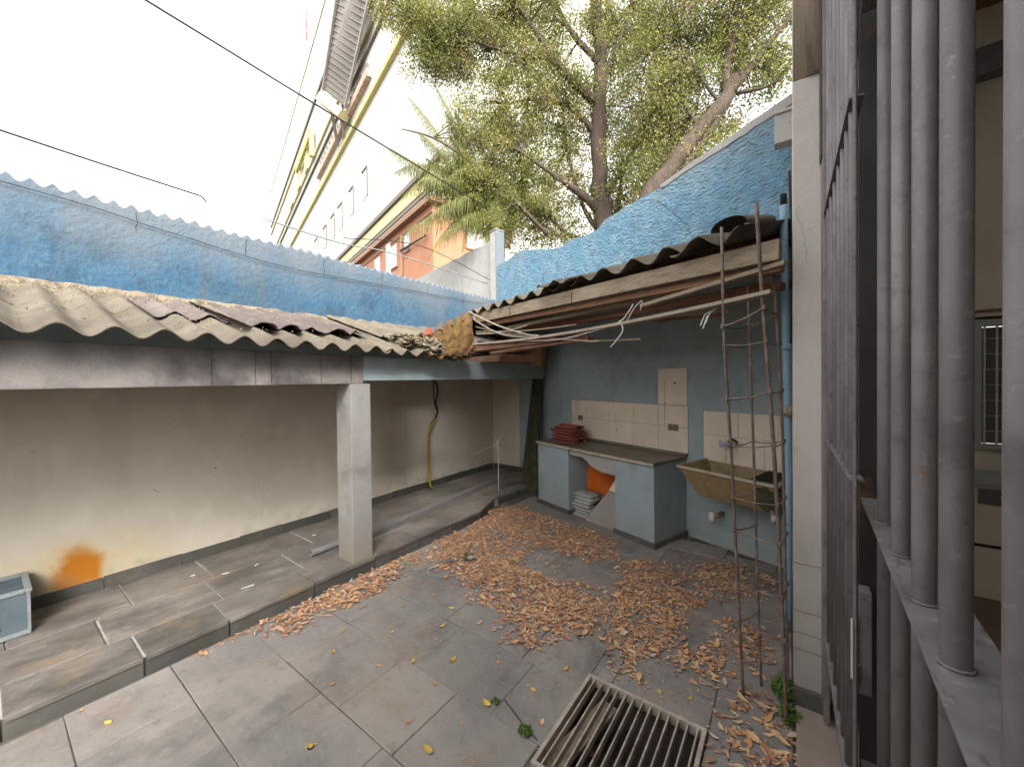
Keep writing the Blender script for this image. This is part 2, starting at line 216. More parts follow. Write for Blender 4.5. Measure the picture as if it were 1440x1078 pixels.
# ---------------------------------------------------------------- building helpers
COL = S.collection
class MB:
    """Collects shapes in world coordinates, links them as one mesh object."""
    def __init__(s): s.v = []; s.f = []; s.mi = []
    def add(s, vs, fs, mi=0):
        n = len(s.v); s.v += [tuple(p) for p in vs]; s.f += [tuple(i+n for i in f) for f in fs]; s.mi += [mi]*len(fs); return s
    def hexa(s, b, t, mi=0):     # b,t: four bottom / four top points, counter clockwise from above
        return s.add(list(b)+list(t), [(3, 2, 1, 0), (4, 5, 6, 7), (0, 1, 5, 4), (1, 2, 6, 5), (2, 3, 7, 6), (3, 0, 4, 7)], mi)
    def box(s, x0, x1, y0, y1, z0, z1, mi=0, fr=None):
        P = [(x0, y0), (x1, y0), (x1, y1), (x0, y1)]
        g = fr or (lambda a, b, c: (a, b, c))
        return s.hexa([g(x, y, z0) for x, y in P], [g(x, y, z1) for x, y in P], mi)
    def slab(s, x0, x1, y0, y1, z0, z1, c=.006, fr=None, j=0.0, mi=0):   # box with chamfered top
        g = fr or (lambda a, b, c_: (a, b, c_)); r = lambda: random.uniform(-j, j)
        P = [(x0+r(), y0+r()), (x1+r(), y0+r()), (x1+r(), y1+r()), (x0+r(), y1+r())]
        sg = [(1, 1), (-1, 1), (-1, -1), (1, -1)]; dz = [r()*.4 for _ in range(4)]
        a = [g(x, y, z0) for x, y in P]; b = [g(x, y, z1-c+dz[i]) for i, (x, y) in enumerate(P)]
        t = [g(x+sg[i][0]*c, y+sg[i][1]*c, z1+dz[i]) for i, (x, y) in enumerate(P)]
        fs = [(3, 2, 1, 0), (8, 9, 10, 11)]
        for k in range(4):
            n = (k+1) % 4; fs += [(k, n, 4+n, 4+k), (4+k, 4+n, 8+n, 8+k)]
        return s.add(a+b+t, fs, mi)
    def prism(s, poly, z0, z1, mi=0):
        n = len(poly); fs = [tuple(range(n-1, -1, -1)), tuple(range(n, 2*n))]+[(i, (i+1) % n, n+(i+1) % n, n+i) for i in range(n)]
        return s.add([(x, y, z0) for x, y in poly]+[(x, y, z1) for x, y in poly], fs, mi)
    def tube(s, pts, rad, n=8, mi=0, cap=True):
        pts = [Vector(p) for p in pts]; rs = rad if isinstance(rad, (list, tuple)) else [rad]*len(pts)
        vs = []; fs = []; ref = Vector((0.31, 0.17, 0.93)).normalized()
        for i, p in enumerate(pts):
            d = (pts[min(i+1, len(pts)-1)]-pts[max(i-1, 0)]).normalized()
            if i == 0:
                a = d.cross(ref)
                if a.length < .05: a = d.cross(Vector((1, 0, 0)))
            else: a = a-d*a.dot(d)
            a.normalize(); b = d.cross(a)
            for k in range(n):
                t = 2*math.pi*k/n; vs.append(p+(a*math.cos(t)+b*math.sin(t))*rs[i])
        for i in range(len(pts)-1):
            for k in range(n):
                m = (k+1) % n; fs.append((i*n+k, i*n+m, (i+1)*n+m, (i+1)*n+k))
        if cap: fs += [tuple(range(n-1, -1, -1)), tuple((len(pts)-1)*n+k for k in range(n))]
        return s.add(vs, fs, mi)
    def beam(s, a, b, w, h, mi=0, sag=0, n=1, upv=(0, 0, 1)):   # rectangular bar from a to b
        a, b = Vector(a), Vector(b); d = (b-a).normalized(); U = Vector(upv); side = d.cross(U).normalized(); U = side.cross(d)
        vs = []; fs = []
        for i in range(n+1):
            t = i/n; p = a.lerp(b, t)-U*sag*4*t*(1-t)
            vs += [p+side*w/2-U*h/2, p-side*w/2-U*h/2, p-side*w/2+U*h/2, p+side*w/2+U*h/2]
        for i in range(n):
            for k in range(4): m = (k+1) % 4; fs.append((i*4+k, i*4+m, i*4+4+m, i*4+4+k))
        fs += [(3, 2, 1, 0), tuple(n*4+k for k in range(4))]
        return s.add(vs, fs, mi)
    def build(s, name, mats, parent=None, smooth=False, origin=None, bevel=0.0):
        if not isinstance(mats, (list, tuple)): mats = [mats]
        V = np.array(s.v, dtype=float)
        if parent is not None: org = Vector(parent['_w']) if '_w' in parent else Vector(parent.location)
        elif origin is not None: org = Vector(origin)
        else:
            mn, mx = V.min(0), V.max(0); org = Vector(((mn[0]+mx[0])/2, (mn[1]+mx[1])/2, mn[2]))
        me = bpy.data.meshes.new(name); me.from_pydata([tuple(p) for p in (V-np.array(org))], [], s.f)
        for m in mats: me.materials.append(MATS[m])
        me.polygons.foreach_set('material_index', s.mi)
        if smooth: me.polygons.foreach_set('use_smooth', [True]*len(s.f))
        me.update()
        o = bpy.data.objects.new(name, me); COL.objects.link(o)
        if parent is None: o.location = org; WL[o.name] = org
        else: o.parent = parent
        if bevel:
            bm = bmesh.new(); bm.from_mesh(me)
            bmesh.ops.recalc_face_normals(bm, faces=bm.faces)
            es = [e for e in bm.edges if len(e.link_faces) == 2 and e.calc_face_angle(0) > .6]
            bmesh.ops.bevel(bm, geom=es, offset=bevel, segments=2, affect='EDGES', profile=.6); bm.to_mesh(me); bm.free()
        if parent is None: o.matrix_world = Matrix.Translation(org)
        return o
WL = {}
def sub(mb, name, mats, parent, **k):
    o = mb.build(name, mats, parent, **k); o['_w'] = tuple(Vector(parent['_w']) if '_w' in parent else Vector(parent.location)); return o
def thing(name, loc, label, cat, group=None):
    o = bpy.data.objects.new(name, None); COL.objects.link(o); o.location = loc; o.empty_display_size = .1
    return tag(o, label, cat, group)
def tag(o, label, cat, group=None):
    o['label'] = label; o['category'] = cat
    if group: o['group'] = group
    return o
def struct(o): o['kind'] = 'structure'; return o
def stuff(o): o['kind'] = 'stuff'; return o
def nz(x, y, z, s=1.0): return noise.noise(Vector((x*s, y*s, z*s)))

# frames ----------------------------------------------------------
A19 = R(-19); Dv = Vector((math.cos(A19), math.sin(A19), 0)); Nv = Vector((-Dv.y, Dv.x, 0)); Q = Vector((-0.9, 4.70, 0))
def BWp(s, n, z): return tuple(Q + Dv*s - Nv*n + Vector((0, 0, z)))      # s along the back wall, n out of it into the yard
BD = Vector((-0.9573, 0.289, 0)); BN = Vector((0.289, 0.9573, 0))
def FC(u, n, z): return tuple(BD*u + BN*n + Vector((0, 0, z)))

# ================================================================ GROUND
g = MB(); X0, X1, Y0, Y1 = -.98, -.33, 1.47, 2.14; B = 300; zg = -.009
g.add([(-B, -B, zg), (B, -B, zg), (B, Y0, zg), (-B, Y0, zg)], [(0, 1, 2, 3)]); g.add([(-B, Y1, zg), (B, Y1, zg), (B, B, zg), (-B, B, zg)], [(0, 1, 2, 3)])
g.add([(-B, Y0, zg), (X0, Y0, zg), (X0, Y1, zg), (-B, Y1, zg)], [(0, 1, 2, 3)]); g.add([(X1, Y0, zg), (B, Y0, zg), (B, Y1, zg), (X1, Y1, zg)], [(0, 1, 2, 3)])
ground = struct(g.build('ground', 'mortar', origin=(0, 0, 0)))
g = MB(); d = -.42
g.add([(X0, Y0, zg), (X1, Y0, zg), (X1, Y1, zg), (X0, Y1, zg), (X0, Y0, d), (X1, Y0, d), (X1, Y1, d), (X0, Y1, d)], [(4, 5, 6, 7), (0, 4, 7, 3), (1, 2, 6, 5), (0, 1, 5, 4), (3, 7, 6, 2)])
sub(g, 'drain_pit', 'pit', ground)
# slate tiles of the yard, row by row
rows = [-1.55, -1.1, -.65, -.2, .245, .69, 1.135, 1.585, 2.03, 2.47, 2.92, 3.37, 3.82, 4.27, 4.72, 5.17, 5.6]
joints = {1.135: [-3.2, -2.62, -2.02, -1.55, -1.0], 1.585: [-3.2, -2.66, -1.93, -1.305, -.98], .69: [-3.2, -2.75, -2.2, -1.62, -1.44, -.98]}
gp = .0035
def bwall_y(x): return Q.y + (x-Q.x)*math.tan(A19)
for i in range(len(rows)-1):
    ya, yb = rows[i], rows[i+1]
    if ya in joints: js = list(joints[ya])
    else:
        js = [-3.2]; x = -3.2
        while x < -.75: x += random.choice([.45, .55, .62, .7]); js.append(round(x, 3))
    if js[-1] < .0:
        while js[-1] < .0: js.append(min(js[-1]+random.choice([.42, .5, .55]), .02) if js[-1] < -.15 else .02)
    for k in range(len(js)-1):
        xa, xb = js[k], js[k+1]
        if xb-xa < .03: continue
        if xa > -.1 and False: continue
        yy = min(yb, bwall_y(xb)-.01)
        if yy-ya < .05: continue
        pcs = [(xa, xb, ya, yy)]
        # keep the drain free
        out = []
        for (a, b, c, e) in pcs:
            if b <= X0 or a >= X1 or e <= Y0 or c >= Y1: out.append((a, b, c, e)); continue
            if a < X0: out.append((a, X0, c, e)); a = X0
            if b > X1: out.append((X1, b, c, e)); b = X1
            if c < Y0: out.append((a, b, c, Y0)); c = Y0
            if e > Y1: out.append((a, b, Y1, e)); e = Y1
        for (a, b, c, e) in out:
            if b-a < .03 or e-c < .03: continue
            zt = random.uniform(-.003, .002)
            q = MB().slab(a+gp/2, b-gp/2, c+gp/2, e-gp/2, -.04, zt, .004, j=.0022)
            sub(q, 'floor_tile', 'slate', ground)
# threshold along the gate
th = MB().slab(.03, .75, -1.6, 2.55, -.04, .035, .008); struct(th.build('threshold', 'pink_stone'))

# ---------------------------------------------------------------- raised walkway under the shed
def xe(y):
    return -3.22 if y < 3.75 else (-3.22-(y-3.75)*.32 if y < 4.3 else -3.40+(y-4.3)*.10)
p = MB()
ys = [-2.9+i*.35 for i in range(25)]; ys = [y for y in ys if y < 5.7]+[5.74]
pl = [(xe(y)-.03, y) for y in ys]+[(-4.58, 5.74), (-4.58, -2.9)]
p.prism(pl, -.02, .105); plat = struct(p.build('walkway', 'mortar_pale', origin=(0, 0, 0)))
cols = [(None, -3.56), (-3.56, -4.02), (-4.02, -4.575)]
for ci, (xa, xb) in enumerate(cols):
    y = -2.9+random.uniform(0, .4)
    fr_j = [-.5, .04, .575, 1.02, 1.62, 2.2, 2.75, 3.25, 3.75, 4.3, 4.85, 5.35, 5.7]
    yl = fr_j if ci == 0 else None
    if yl is None:
        yl = [y]
        while yl[-1] < 5.6: yl.append(min(yl[-1]+random.uniform(.5, .95), 5.7))
    else: yl = [-2.9, -2.3, -1.7, -1.1]+yl
    for k in range(len(yl)-1):
        a, b = yl[k]+.006, yl[k+1]-.006
        if b-a < .05: continue
        z1 = .12+random.uniform(-.004, .003); c = .006; jj = lambda: random.uniform(-.006, .006)
        if ci == 0: P = [(xb+.007+jj(), a+jj()), (xe(a)+.004, a+jj()), (xe(b)+.004, b+jj()), (xb+.007+jj(), b+jj())]
        else: P = [(xb+.007+jj(), a+jj()), (xa-.005+jj(), a+jj()), (xa-.005+jj(), b+jj()), (xb+.007+jj(), b+jj())]
        cx = sum(t[0] for t in P)/4; cy = sum(t[1] for t in P)/4
        q = MB(); bot = [(x_, y_, .09) for x_, y_ in P]; mid = [(x_, y_, z1-c) for x_, y_ in P]
        top = [(x_+(cx-x_)*.02, y_+(cy-y_)*.02, z1) for x_, y_ in P]
        fs = [(3, 2, 1, 0), (8, 9, 10, 11)]
        for e in range(4):
            n = (e+1) % 4; fs += [(e, n, 4+n, 4+e), (4+e, 4+n, 8+n, 8+e)]
        q.add(bot+mid+top, fs); sub(q, 'paving_slab', 'slate_walk', plat)
        if ci == 0:      # riser stone below
            q = MB(); w = .028
            q.hexa([(xe(a)-.03, a, -.01), (xe(a)-.006, a, -.01), (xe(b)-.006, b, -.01), (xe(b)-.03, b, -.01)], [(xe(a)-.03, a, .092), (xe(a)-.004, a, .096), (xe(b)-.004, b, .096), (xe(b)-.03, b, .092)])
            sub(q, 'riser_stone', 'slate_dark', plat)

# ================================================================ LEFT BOUNDARY WALL
XW = -4.6; YC = 5.97
lw = thing('boundary_wall', (XW, 1.5, 0), 'long boundary wall, cream below the shed roof and weathered blue with a wavy top above it', 'wall')
MB().box(XW-.16, XW, -3.1, YC, -.05, 1.815).build('lower_wall', 'cream', lw)
MB().box(XW-.16, XW, -3.1, YC, 1.815, 2.44).build('paint_band', 'blue_grey', lw)
q = MB(); n = int((YC+3.1)/.0135); vs = []; fs = []
for i in range(n+1):
    y = -3.1+(YC+3.1)*i/n; ph = (y-.2)/.1095*2*math.pi
    zt = 3.322+.024*(abs(math.cos(ph/2))**1.3*2-1)*-1+.006*nz(y, 0, 3, 2)-(.006 if (i//27) % 5 == 2 else 0)
    vs += [(XW, y, 2.44), (XW, y, zt), (XW-.34, y, zt+.05), (XW-.34, y, 2.44)]
for i in range(n):
    for k in range(3): fs.append((i*4+k, i*4+k+4, i*4+k+5, i*4+k+1))
q.add(vs, fs); q.build('upper_wall', 'blue_wall', lw)
for y0 in np.arange(.0, 5.6, .83):      # vertical hair cracks where the sheets of render meet
    pts = [(XW+.001, y0+.02*nz(y0, t, 1, 4), 3.29-.30*t*(.5+.5*abs(nz(y0, 9, 0)))) for t in np.linspace(0, 1, 6)]
    MB().tube(pts, .0022, 4).build('crack', 'dark', lw)
y = -2.9
while y < 5.7:
    L = random.uniform(.35, .6); q = MB(); zt = .205+random.uniform(-.006, .006)
    q.hexa([(XW+.001, y, .1), (XW+.02, y, .1), (XW+.02, min(y+L, 5.73)-.005, .1), (XW+.001, min(y+L, 5.73)-.005, .1)], [(XW+.001, y, zt), (XW+.016, y, zt-.003), (XW+.016, min(y+L, 5.73)-.005, zt-.003), (XW+.001, min(y+L, 5.73)-.005, zt)])
    q.build('skirting_stone', 'slate_dark', lw); y += L
for k, (y_, z_) in enumerate([(.22, 1.30), (1.0, 1.42), (1.62, 1.2), (2.4, 1.38), (2.52, 1.1), (3.0, .95), (3.3, 1.25), (3.9, 1.32), (.9, .85), (1.9, .62), (1.35, .95), (2.9, .5), (4.6, 1.1), (2.05, 1.55)]):
    a = random.uniform(-.8, .8); L = random.uniform(.008, .05)
    MB().tube([(XW+.0008, y_+L*t*math.cos(a), z_+L*t*math.sin(a)+.004*nz(t, k, 2, 5)) for t in np.linspace(0, 1, 5)], .0016 if L > .02 else .004, 5).build('scuff_mark', 'dark' if k % 3 else 'wood_brown', lw)
for k in (1, 3):
    y_ = .8+k*.95; MB().tube([(XW+.0003, y_+.05*nz(t, k, 5, 3)+.05*t, .25+(.4+.12*k)*t) for t in np.linspace(0, 1, 14)], .0006, 4).build('hair_crack', 'wood_brown', lw)
# return wall at the end of the walkway
rw = thing('return_wall', (-4.1, 5.76, 0), 'short cream wall closing the far end of the walkway', 'wall')
MB().box(XW+.001, -3.62, 5.76, 5.88, -.02, 1.835).build('lower_wall', 'cream_plain', rw)
MB().box(XW+.001, -3.45, 5.76, 5.88, 1.835, 2.75).build('paint_band', 'blue_grey', rw)
MB().box(XW+.03, -3.64, 5.735, 5.759, .10, .2).build('skirting_stone', 'slate_dark', rw)

# ================================================================ BACK WALL AND GABLE
bwt = thing('back_wall', tuple(Q), 'slanting back wall, dull grey blue under the lean-to and bright rough blue above', 'wall')
MB().box(-3.95, 1.25, -.18, 0, -.05, 3.12, fr=lambda a, b, c: BWp(a, b, c)).build('lower_wall', 'blue_grey', bwt)
prof = [(-4.02, 4.02), (-3.6, 4.05), (-3.2, 4.12), (-2.75, 4.02), (-2.3, 3.90), (-2.1, 3.88), (-1.95, 3.93), (-1.6, 3.90), (-1.36, 3.90), (-1.24, 3.99), (-.8, 4.05), (-.3, 4.10), (0, 4.17), (.3, 4.22), (.57, 4.275), (.9, 4.34), (1.25, 4.40)]
q = MB(); vs = []; fs = []; ss = np.linspace(-4.02, 1.25, 150)
for s_ in ss:
    z = float(np.interp(s_, [a for a, _ in prof], [b for _, b in prof]))+.014*nz(s_, 0, 0, 6)+.007*nz(s_, 4, 0, 25)
    vs += [BWp(s_, 0.004, 3.12), BWp(s_, .004, z-.012), BWp(s_, -.02, z), BWp(s_, -.18, z+.01), BWp(s_, -.18, 3.12)]
for i in range(len(ss)-1):
    for k in range(4): fs.append((i*5+k, i*5+k+1, i*5+k+6, i*5+k+5))
q.add(vs, fs); q.build('upper_wall', 'blue_gable', bwt)
# cement capping, a little proud
q = MB(); vs = []; fs = []
sc = np.linspace(-.35, 1.25, 60)
for s_ in sc:
    z = float(np.interp(s_, [a for a, _ in prof], [b for _, b in prof]))+.012+.01*nz(s_, 7, 0, 7); h = .045+.05*(s_+.35)/1.6+.02*nz(s_, 2, 2, 9)
    vs += [BWp(s_, .012, z-h), BWp(s_, .018, z), BWp(s_, -.19, z+.012)]
for i in range(len(sc)-1):
    for k in range(2): fs.append((i*3+k, i*3+k+1, i*3+k+4, i*3+k+3))
q.add(vs, fs); q.build('cement_capping', 'concrete', bwt)
for (s0, z0, s1, z1) in [(.42, 4.17, .70, 4.24), (.45, 4.07, .62, 4.13), (.62, 4.13, .70, 4.05), (-1.9, 3.5, -1.62, 3.28), (-.4, 3.95, .0, 3.5)]:
    pts = [BWp(s0+(s1-s0)*t+.02*nz(t, s0, 0, 6), .006, z0+(z1-z0)*t+.02*nz(t, 3, s0, 6)) for t in np.linspace(0, 1, 9)]
    MB().tube(pts, .0017, 4).build('crack', 'dark', bwt)
# ceramic tiles: two rows over the counter, one tall piece, and over the sink
TZ = [.968, 1.222, 1.475]
def wtile(s0, s1, z0, z1, th=.012):
    q = MB(); c = .004; gq = .002
    s0 += gq; s1 -= gq; z0 += gq; z1 -= gq
    vs = [BWp(s0, .006, z0), BWp(s1, .006, z0), BWp(s1, .006, z1), BWp(s0, .006, z1), BWp(s0, th-.002, z0), BWp(s1, th-.002, z0), BWp(s1, th-.002, z1), BWp(s0, th-.002, z1),
          BWp(s0+c, th, z0+c), BWp(s1-c, th, z0+c), BWp(s1-c, th, z1-c), BWp(s0+c, th, z1-c)]
    fs = [(8, 9, 10, 11)]
    for k in range(4): m = (k+1) % 4; fs += [(k, m, 4+m, 4+k), (4+k, 4+m, 8+m, 8+k)]
    q.add(vs, fs); q.build('wall_tile', 'wall_tile', bwt)
MB().box(-1.89, -.02, .002, .007, .93, 1.478, fr=BWp).build('grout_bed', 'grout', bwt)
MB().box(-.40, -.024, .002, .007, 1.478, 1.908, fr=BWp).build('grout_bed', 'grout', bwt)
MB().box(.16, 1.2, .002, .007, .80, 1.432, fr=BWp).build('grout_bed', 'grout', bwt)
e1 = [-1.89, -1.56, -1.15, -.76, -.40, -.02]; e0 = [-1.89, -1.50, -1.16, -.78, -.40, -.02]
for k in range(5): wtile(e1[k], e1[k+1], TZ[1], TZ[2]); wtile(e0[k], e0[k+1], TZ[0]-.04, TZ[1])
wtile(-.40, -.024, 1.478, 1.908, .014)
for a, b in ((.16, .52), (.52, .88), (.88, 1.2)): wtile(a, b, 1.18, 1.432)
for a, b in ((.16, .40), (.40, .76), (.76, 1.2)): wtile(a, b, .80, 1.18)
# holes and cracks in the tiles
for s_, z_, r_ in ((-.175, 1.735, .013), (-1.03, 1.10, .010), (-.30, 1.50, .008), (.47, 1.09, .012)):
    MB().tube([BWp(s_, .0125, z_), BWp(s_, .016, z_)], r_, 9).build('hole', 'dark', bwt)
MB().tube([BWp(-.31+.012*nz(t, 1, 1, 5), .0155, 1.78-.55*t) for t in np.linspace(0, 1, 12)], .0016, 4).build('crack', 'wood_brown', bwt)
def socket(s_, z_, w, h, n):
    o = MB().box(s_-w/2, s_+w/2, .012, .022, z_-h/2, z_+h/2, fr=BWp).build('socket_plate', 'socket', bwt, bevel=.003)
    for i in range(n):
        c = s_+(i-(n-1)/2)*w*.42; q = MB()
        for dz in (-.012, .012): q.tube([BWp(c, .0222, z_+dz), BWp(c, .0236, z_+dz)], .006, 7)
        q.build('socket_outlet', 'dark', bwt)
socket(-1.70, 1.215, .095, .075, 1); socket(-.20, 1.215, .13, .075, 2)
# peeled paint at the foot of the wall
for s0, s1, zt in ((.02, .22, .10), (.30, .95, .045)):
    q = MB(); P = [(s0+(s1-s0)*t, zt*(.35+.65*abs(nz(t, s0, 5, 5)))) for t in np.linspace(0, 1, 16)]
    vs = [BWp(a, .004, .0) for a, _ in P]+[BWp(a, .004, z) for a, z in P]+[BWp(a, 0, z) for a, z in P]
    nn = len(P); fs = [(i, i+1, nn+i+1, nn+i) for i in range(nn-1)]+[(nn+i, nn+i+1, 2*nn+i+1, 2*nn+i) for i in range(nn-1)]
    q.add(vs, fs); q.build('peeled_patch', 'white_plaster', bwt)

# corner post, neighbour's white wall
pc = Vector((-4.71, 6.085, 0)); hw = .10
ps = thing('corner_post', tuple(pc), 'short square post on the wall corner, one side white and one dark blue', 'post')
def PF(u, n, z): return tuple(pc + BD*u + BN*n + Vector((0, 0, z)))
MB().box(-hw, hw, -hw, hw, 3.2, 4.72, fr=PF).build('plaster_shaft', 'white_plaster', ps, bevel=.01)
q = MB().box(-hw-.012, -hw-.001, -hw-.004, hw, 3.2, 4.70, fr=PF); q.build('blue_face', 'blue_wall', ps)
MB().box(-hw-.012, hw+.012, -hw-.012, hw+.012, 4.72, 4.755, fr=PF).build('cap', 'concrete_stained', ps)
q = MB(); vs = []; fs = []
us = np.linspace(.11, 7.5, 60)
for u in us:
    zt = 4.62+.03*nz(u, 0, 0, 3)
    vs += [PF(u, 0, 0), PF(u, 0, zt), PF(u, .15, zt), PF(u, .15, 0)]
for i in range(len(us)-1):
    for k in range(3): fs.append((i*4+k, i*4+4+k, i*4+5+k, i*4+k+1))
q.add(vs, fs); tag(q.build('neighbour_wall', 'white_plaster'), 'mildewed white wall running off behind the corner post', 'wall')

# ================================================================ SHED: pillar, beam, roof
pil = MB().box(-3.485, -3.24, 1.985, 2.19, .118, 1.77).build('shed_pillar', 'concrete', bevel=.008)
tag(pil, 'square light grey concrete pillar holding the end of the shed beam', 'pillar')
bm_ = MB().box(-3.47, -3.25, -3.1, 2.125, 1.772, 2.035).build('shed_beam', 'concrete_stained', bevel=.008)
bb_ = MB().box(-3.47, -3.252, 2.127, 5.45, 1.80, 2.03).build('painted_beam', 'blue_grey', bevel=.006)
tag(bb_, 'dull grey blue painted beam running on from the stained beam to the corner', 'beam')
tag(bm_, 'long stained concrete beam resting on the square pillar', 'beam')
for y_ in (.95, 1.22, 1.33, 1.72, 2.0):
    q = MB().tube([(-3.2485, y_+.004*nz(t, y_, 0, 9), 2.03-.25*t) for t in np.linspace(0, 1, 8)], .002, 4); sub(q, 'crack', 'dark', bm_)
# crumbly fill between beam and sheets
shed = thing('shed_roof', (-3.8, 1.2, 2.05), 'low corrugated fibre cement roof of the shed against the blue boundary wall', 'roof')
def corr(y0, y1, x0, z0, x1, z1, pitch, ph, amp, mt, par, name='corrugated_sheet', th=.007, rag=0.0, fr=None, rag1=0.0, ns=14, lift=0, parent_struct=None):
    """sheet from eave (x0,z0) to head (x1,z1), waves along y; fr maps (x,y,z)"""
    f = fr or (lambda a, b, c: (a, b, c)); rowsn = 9
    nc = max(8, int((y1-y0)/pitch*ns)); vs = []; fs = []; sd = random.uniform(0, 50)
    for i in range(nc+1):
        y = y0+(y1-y0)*i/nc
        w = amp*math.cos(2*math.pi*(y-ph)/pitch)
        e0 = rag*nz(y, sd, 0, 9)+rag*.6*nz(y, sd, 4, 30); e1 = rag1*nz(y, sd, 8, 9)+rag1*.6*nz(y, sd, 4, 26)
        for j in range(rowsn):
            t = j/(rowsn-1); x = x0+(x1-x0)*t+e0*(1-t)+e1*t; z = z0+(z1-z0)*t+w+.006*nz(y+sd, t*3, 0, 2)+lift*(y-y0)/(y1-y0)
            vs.append(f(x, y, z)); vs.append(f(x, y, z-th))
    R2 = rowsn*2
    for i in range(nc):
        for j in range(rowsn-1):
            a = i*R2+j*2; b = (i+1)*R2+j*2
            fs += [(a, a+2, b+2, b), (a+1, b+1, b+3, a+3)]
        a = i*R2; b = (i+1)*R2; fs += [(a, b, b+1, a+1)]; a += R2-2; b += R2-2; fs += [(a, a+1, b+1, b)]
    for i in (0, nc):
        for j in range(rowsn-1): a = i*R2+j*2; fs.append((a, a+1, a+3, a+2))
    q = MB().add(vs, fs); o = q.build(name, mt, par, smooth=True)
    try: o.data.set_sharp_from_angle(angle=R(50))
    except Exception: pass
    return o
PI_ = .2095; PH = .353+PI_/2
sl = .285
def zr(x): return 2.088+(-3.05-x)*sl
ysh = [-3.0, -1.92, -.88, .165, 1.21, 2.26]
for k in range(5):
    corr(ysh[k]-.03, ysh[k+1]+.03, -3.05+random.uniform(-.012, .012), zr(-3.05)+.004*(k % 2), -3.98, zr(-3.98)+.004*(k % 2), PI_, PH, .031, 'fibre_cement', shed, rag=.006)
for k in range(5):
    corr(ysh[k]+.1, ysh[k+1]+.14, -3.80+random.uniform(-.03, .03), zr(-3.80)+.014, -4.598, zr(-4.598)+.014, PI_, PH, .029, 'fibre_cement', shed, rag=.03)
# older brown sheets lying over the far part, broken edge towards the yard
corr(1.16, 2.30, -3.44, zr(-3.44)+.055, -4.598, zr(-4.598)+.03, PI_, PH+.05, .024, 'fibre_cement_old', shed, rag=.11, name='broken_sheet', lift=.02)
corr(.75, 1.22, -3.72, zr(-3.72)+.03, -4.598, zr(-4.598)+.022, PI_, PH, .026, 'fibre_cement_old', shed, rag=.05, name='broken_sheet')
corr(2.24, 3.05, -3.06, zr(-3.05)-.012, -4.598, zr(-4.598)+.01, PI_*.97, PH+.01, .030, 'fibre_cement', shed, rag=.03, name='corrugated_sheet')
corr(2.50, 4.2, -3.50, zr(-3.5)+.05, -4.598, zr(-4.598)+.07, PI_, PH, .020, 'fibre_cement', shed, rag=.14, name='broken_sheet')
corr(3.9, 5.7, -3.35, zr(-3.4)+.12, -4.598, zr(-4.598)+.09, PI_, PH, .024, 'fibre_cement_old', shed, rag=.14, name='broken_sheet')
# ridge mortar against the wall
def lump(c, r, name, mt, par=None, seed=0, sub_=3, flat=(1, 1, 1), amp=.35, fq=3):
    bm = bmesh.new(); bmesh.ops.create_icosphere(bm, subdivisions=sub_, radius=1)
    for v in bm.verts:
        d = v.co.normalized(); k = 1+amp*noise.fractal(d*fq+Vector((seed, 0, 0)), .8, 2.2, 5)
        v.co = Vector((d.x*flat[0], d.y*flat[1], d.z*flat[2]))*r*k
    q = MB(); bm.verts.index_update(); q.add([tuple(v.co+Vector(c)) for v in bm.verts], [tuple(v.index for v in f.verts) for f in bm.faces]); bm.free()
    return q
q = MB(); nyy = 180
vs = []; fs = []
for i in range(nyy+1):
    y = -3.0+8.6*i/nyy; w = .05+.05*abs(nz(y, 0, 0, 3))+.02*nz(y, 5, 0, 14); h = .035+.03*nz(y, 2, 0, 5)+.012*nz(y, 1, 0, 25)
    zz = zr(-4.6)+.03
    vs += [(XW+.002, y, zz+h), (XW+w*.5, y, zz+h*.75), (XW+w, y, zz-.02+.01*nz(y, 9, 0, 18)), (XW+w+.01, y, zz-.09)]
for i in range(nyy):
    for k in range(3): fs.append((i*4+k, i*4+k+1, i*4+k+5, i*4+k+4))
q.add(vs, fs); stuff(q.build('mortar_fillet', 'crumbled_mortar', shed))
# grit and dry twigs on the sheets
q = MB()
for i in range(900):
    y = random.uniform(-.2, 4.4); x = -4.55+abs(random.gauss(0, .22)) if i % 3 else random.uniform(-4.5, -3.2)
    r_ = random.uniform(.002, .007); z = zr(x)+.045+.02*math.cos(2*math.pi*(y-PH)/PI_)
    a = random.random()*6.3
    pts = [(x+r_*math.cos(a+k*2.1), y+r_*1.4*math.sin(a+k*2.1), z-.012) for k in range(3)]+[(x, y, z+r_*.6)]
    q.add(pts, [(0, 1, 3), (1, 2, 3), (2, 0, 3)])
stuff(q.build('roof_grit', 'crumbled_mortar', shed))

# ================================================================ LEAN-TO ROOF on the right
lt = thing('lean_to_roof', BWp(-.2, 1.2, 2.6), 'lean-to roof of corrugated sheets and loose timbers over the counter and the sink', 'roof')
crests = [-1.88, -1.67, -1.47, -1.27, -1.07, -.88, -.685, -.491, -.282, -.004, .202, .49, .696, .976, 1.182, 1.451]
def ltfr(n, s_, z): return BWp(s_, n, z)
HEAD = .55
PT = .215
for k, (s0, s1) in enumerate([(-1.66, -.62), (-.66, .42)]):
    corr(s0, s1, 1.92+random.uniform(-.02, .02), 2.592+.008*k, .012, 2.592+HEAD*.98, PT, -.685, .030, 'fibre_cement', lt, fr=ltfr, rag=.012)
corr(.38, 1.10, 1.95, 2.585, .012, 3.16, .265, .442, .034, 'fibre_cement', lt, fr=ltfr, rag=.02)
corr(1.02, 1.42, 2.0, 2.57, .012, 3.14, .27, 1.19, .040, 'fibre_cement', lt, fr=ltfr, rag=.03, name='broken_sheet')
corr(-.30, .12, 1.99, 2.615, 1.35, 2.78, .21, -.05, .022, 'fibre_cement', lt, fr=ltfr, rag=.05, name='broken_sheet', lift=-.01)
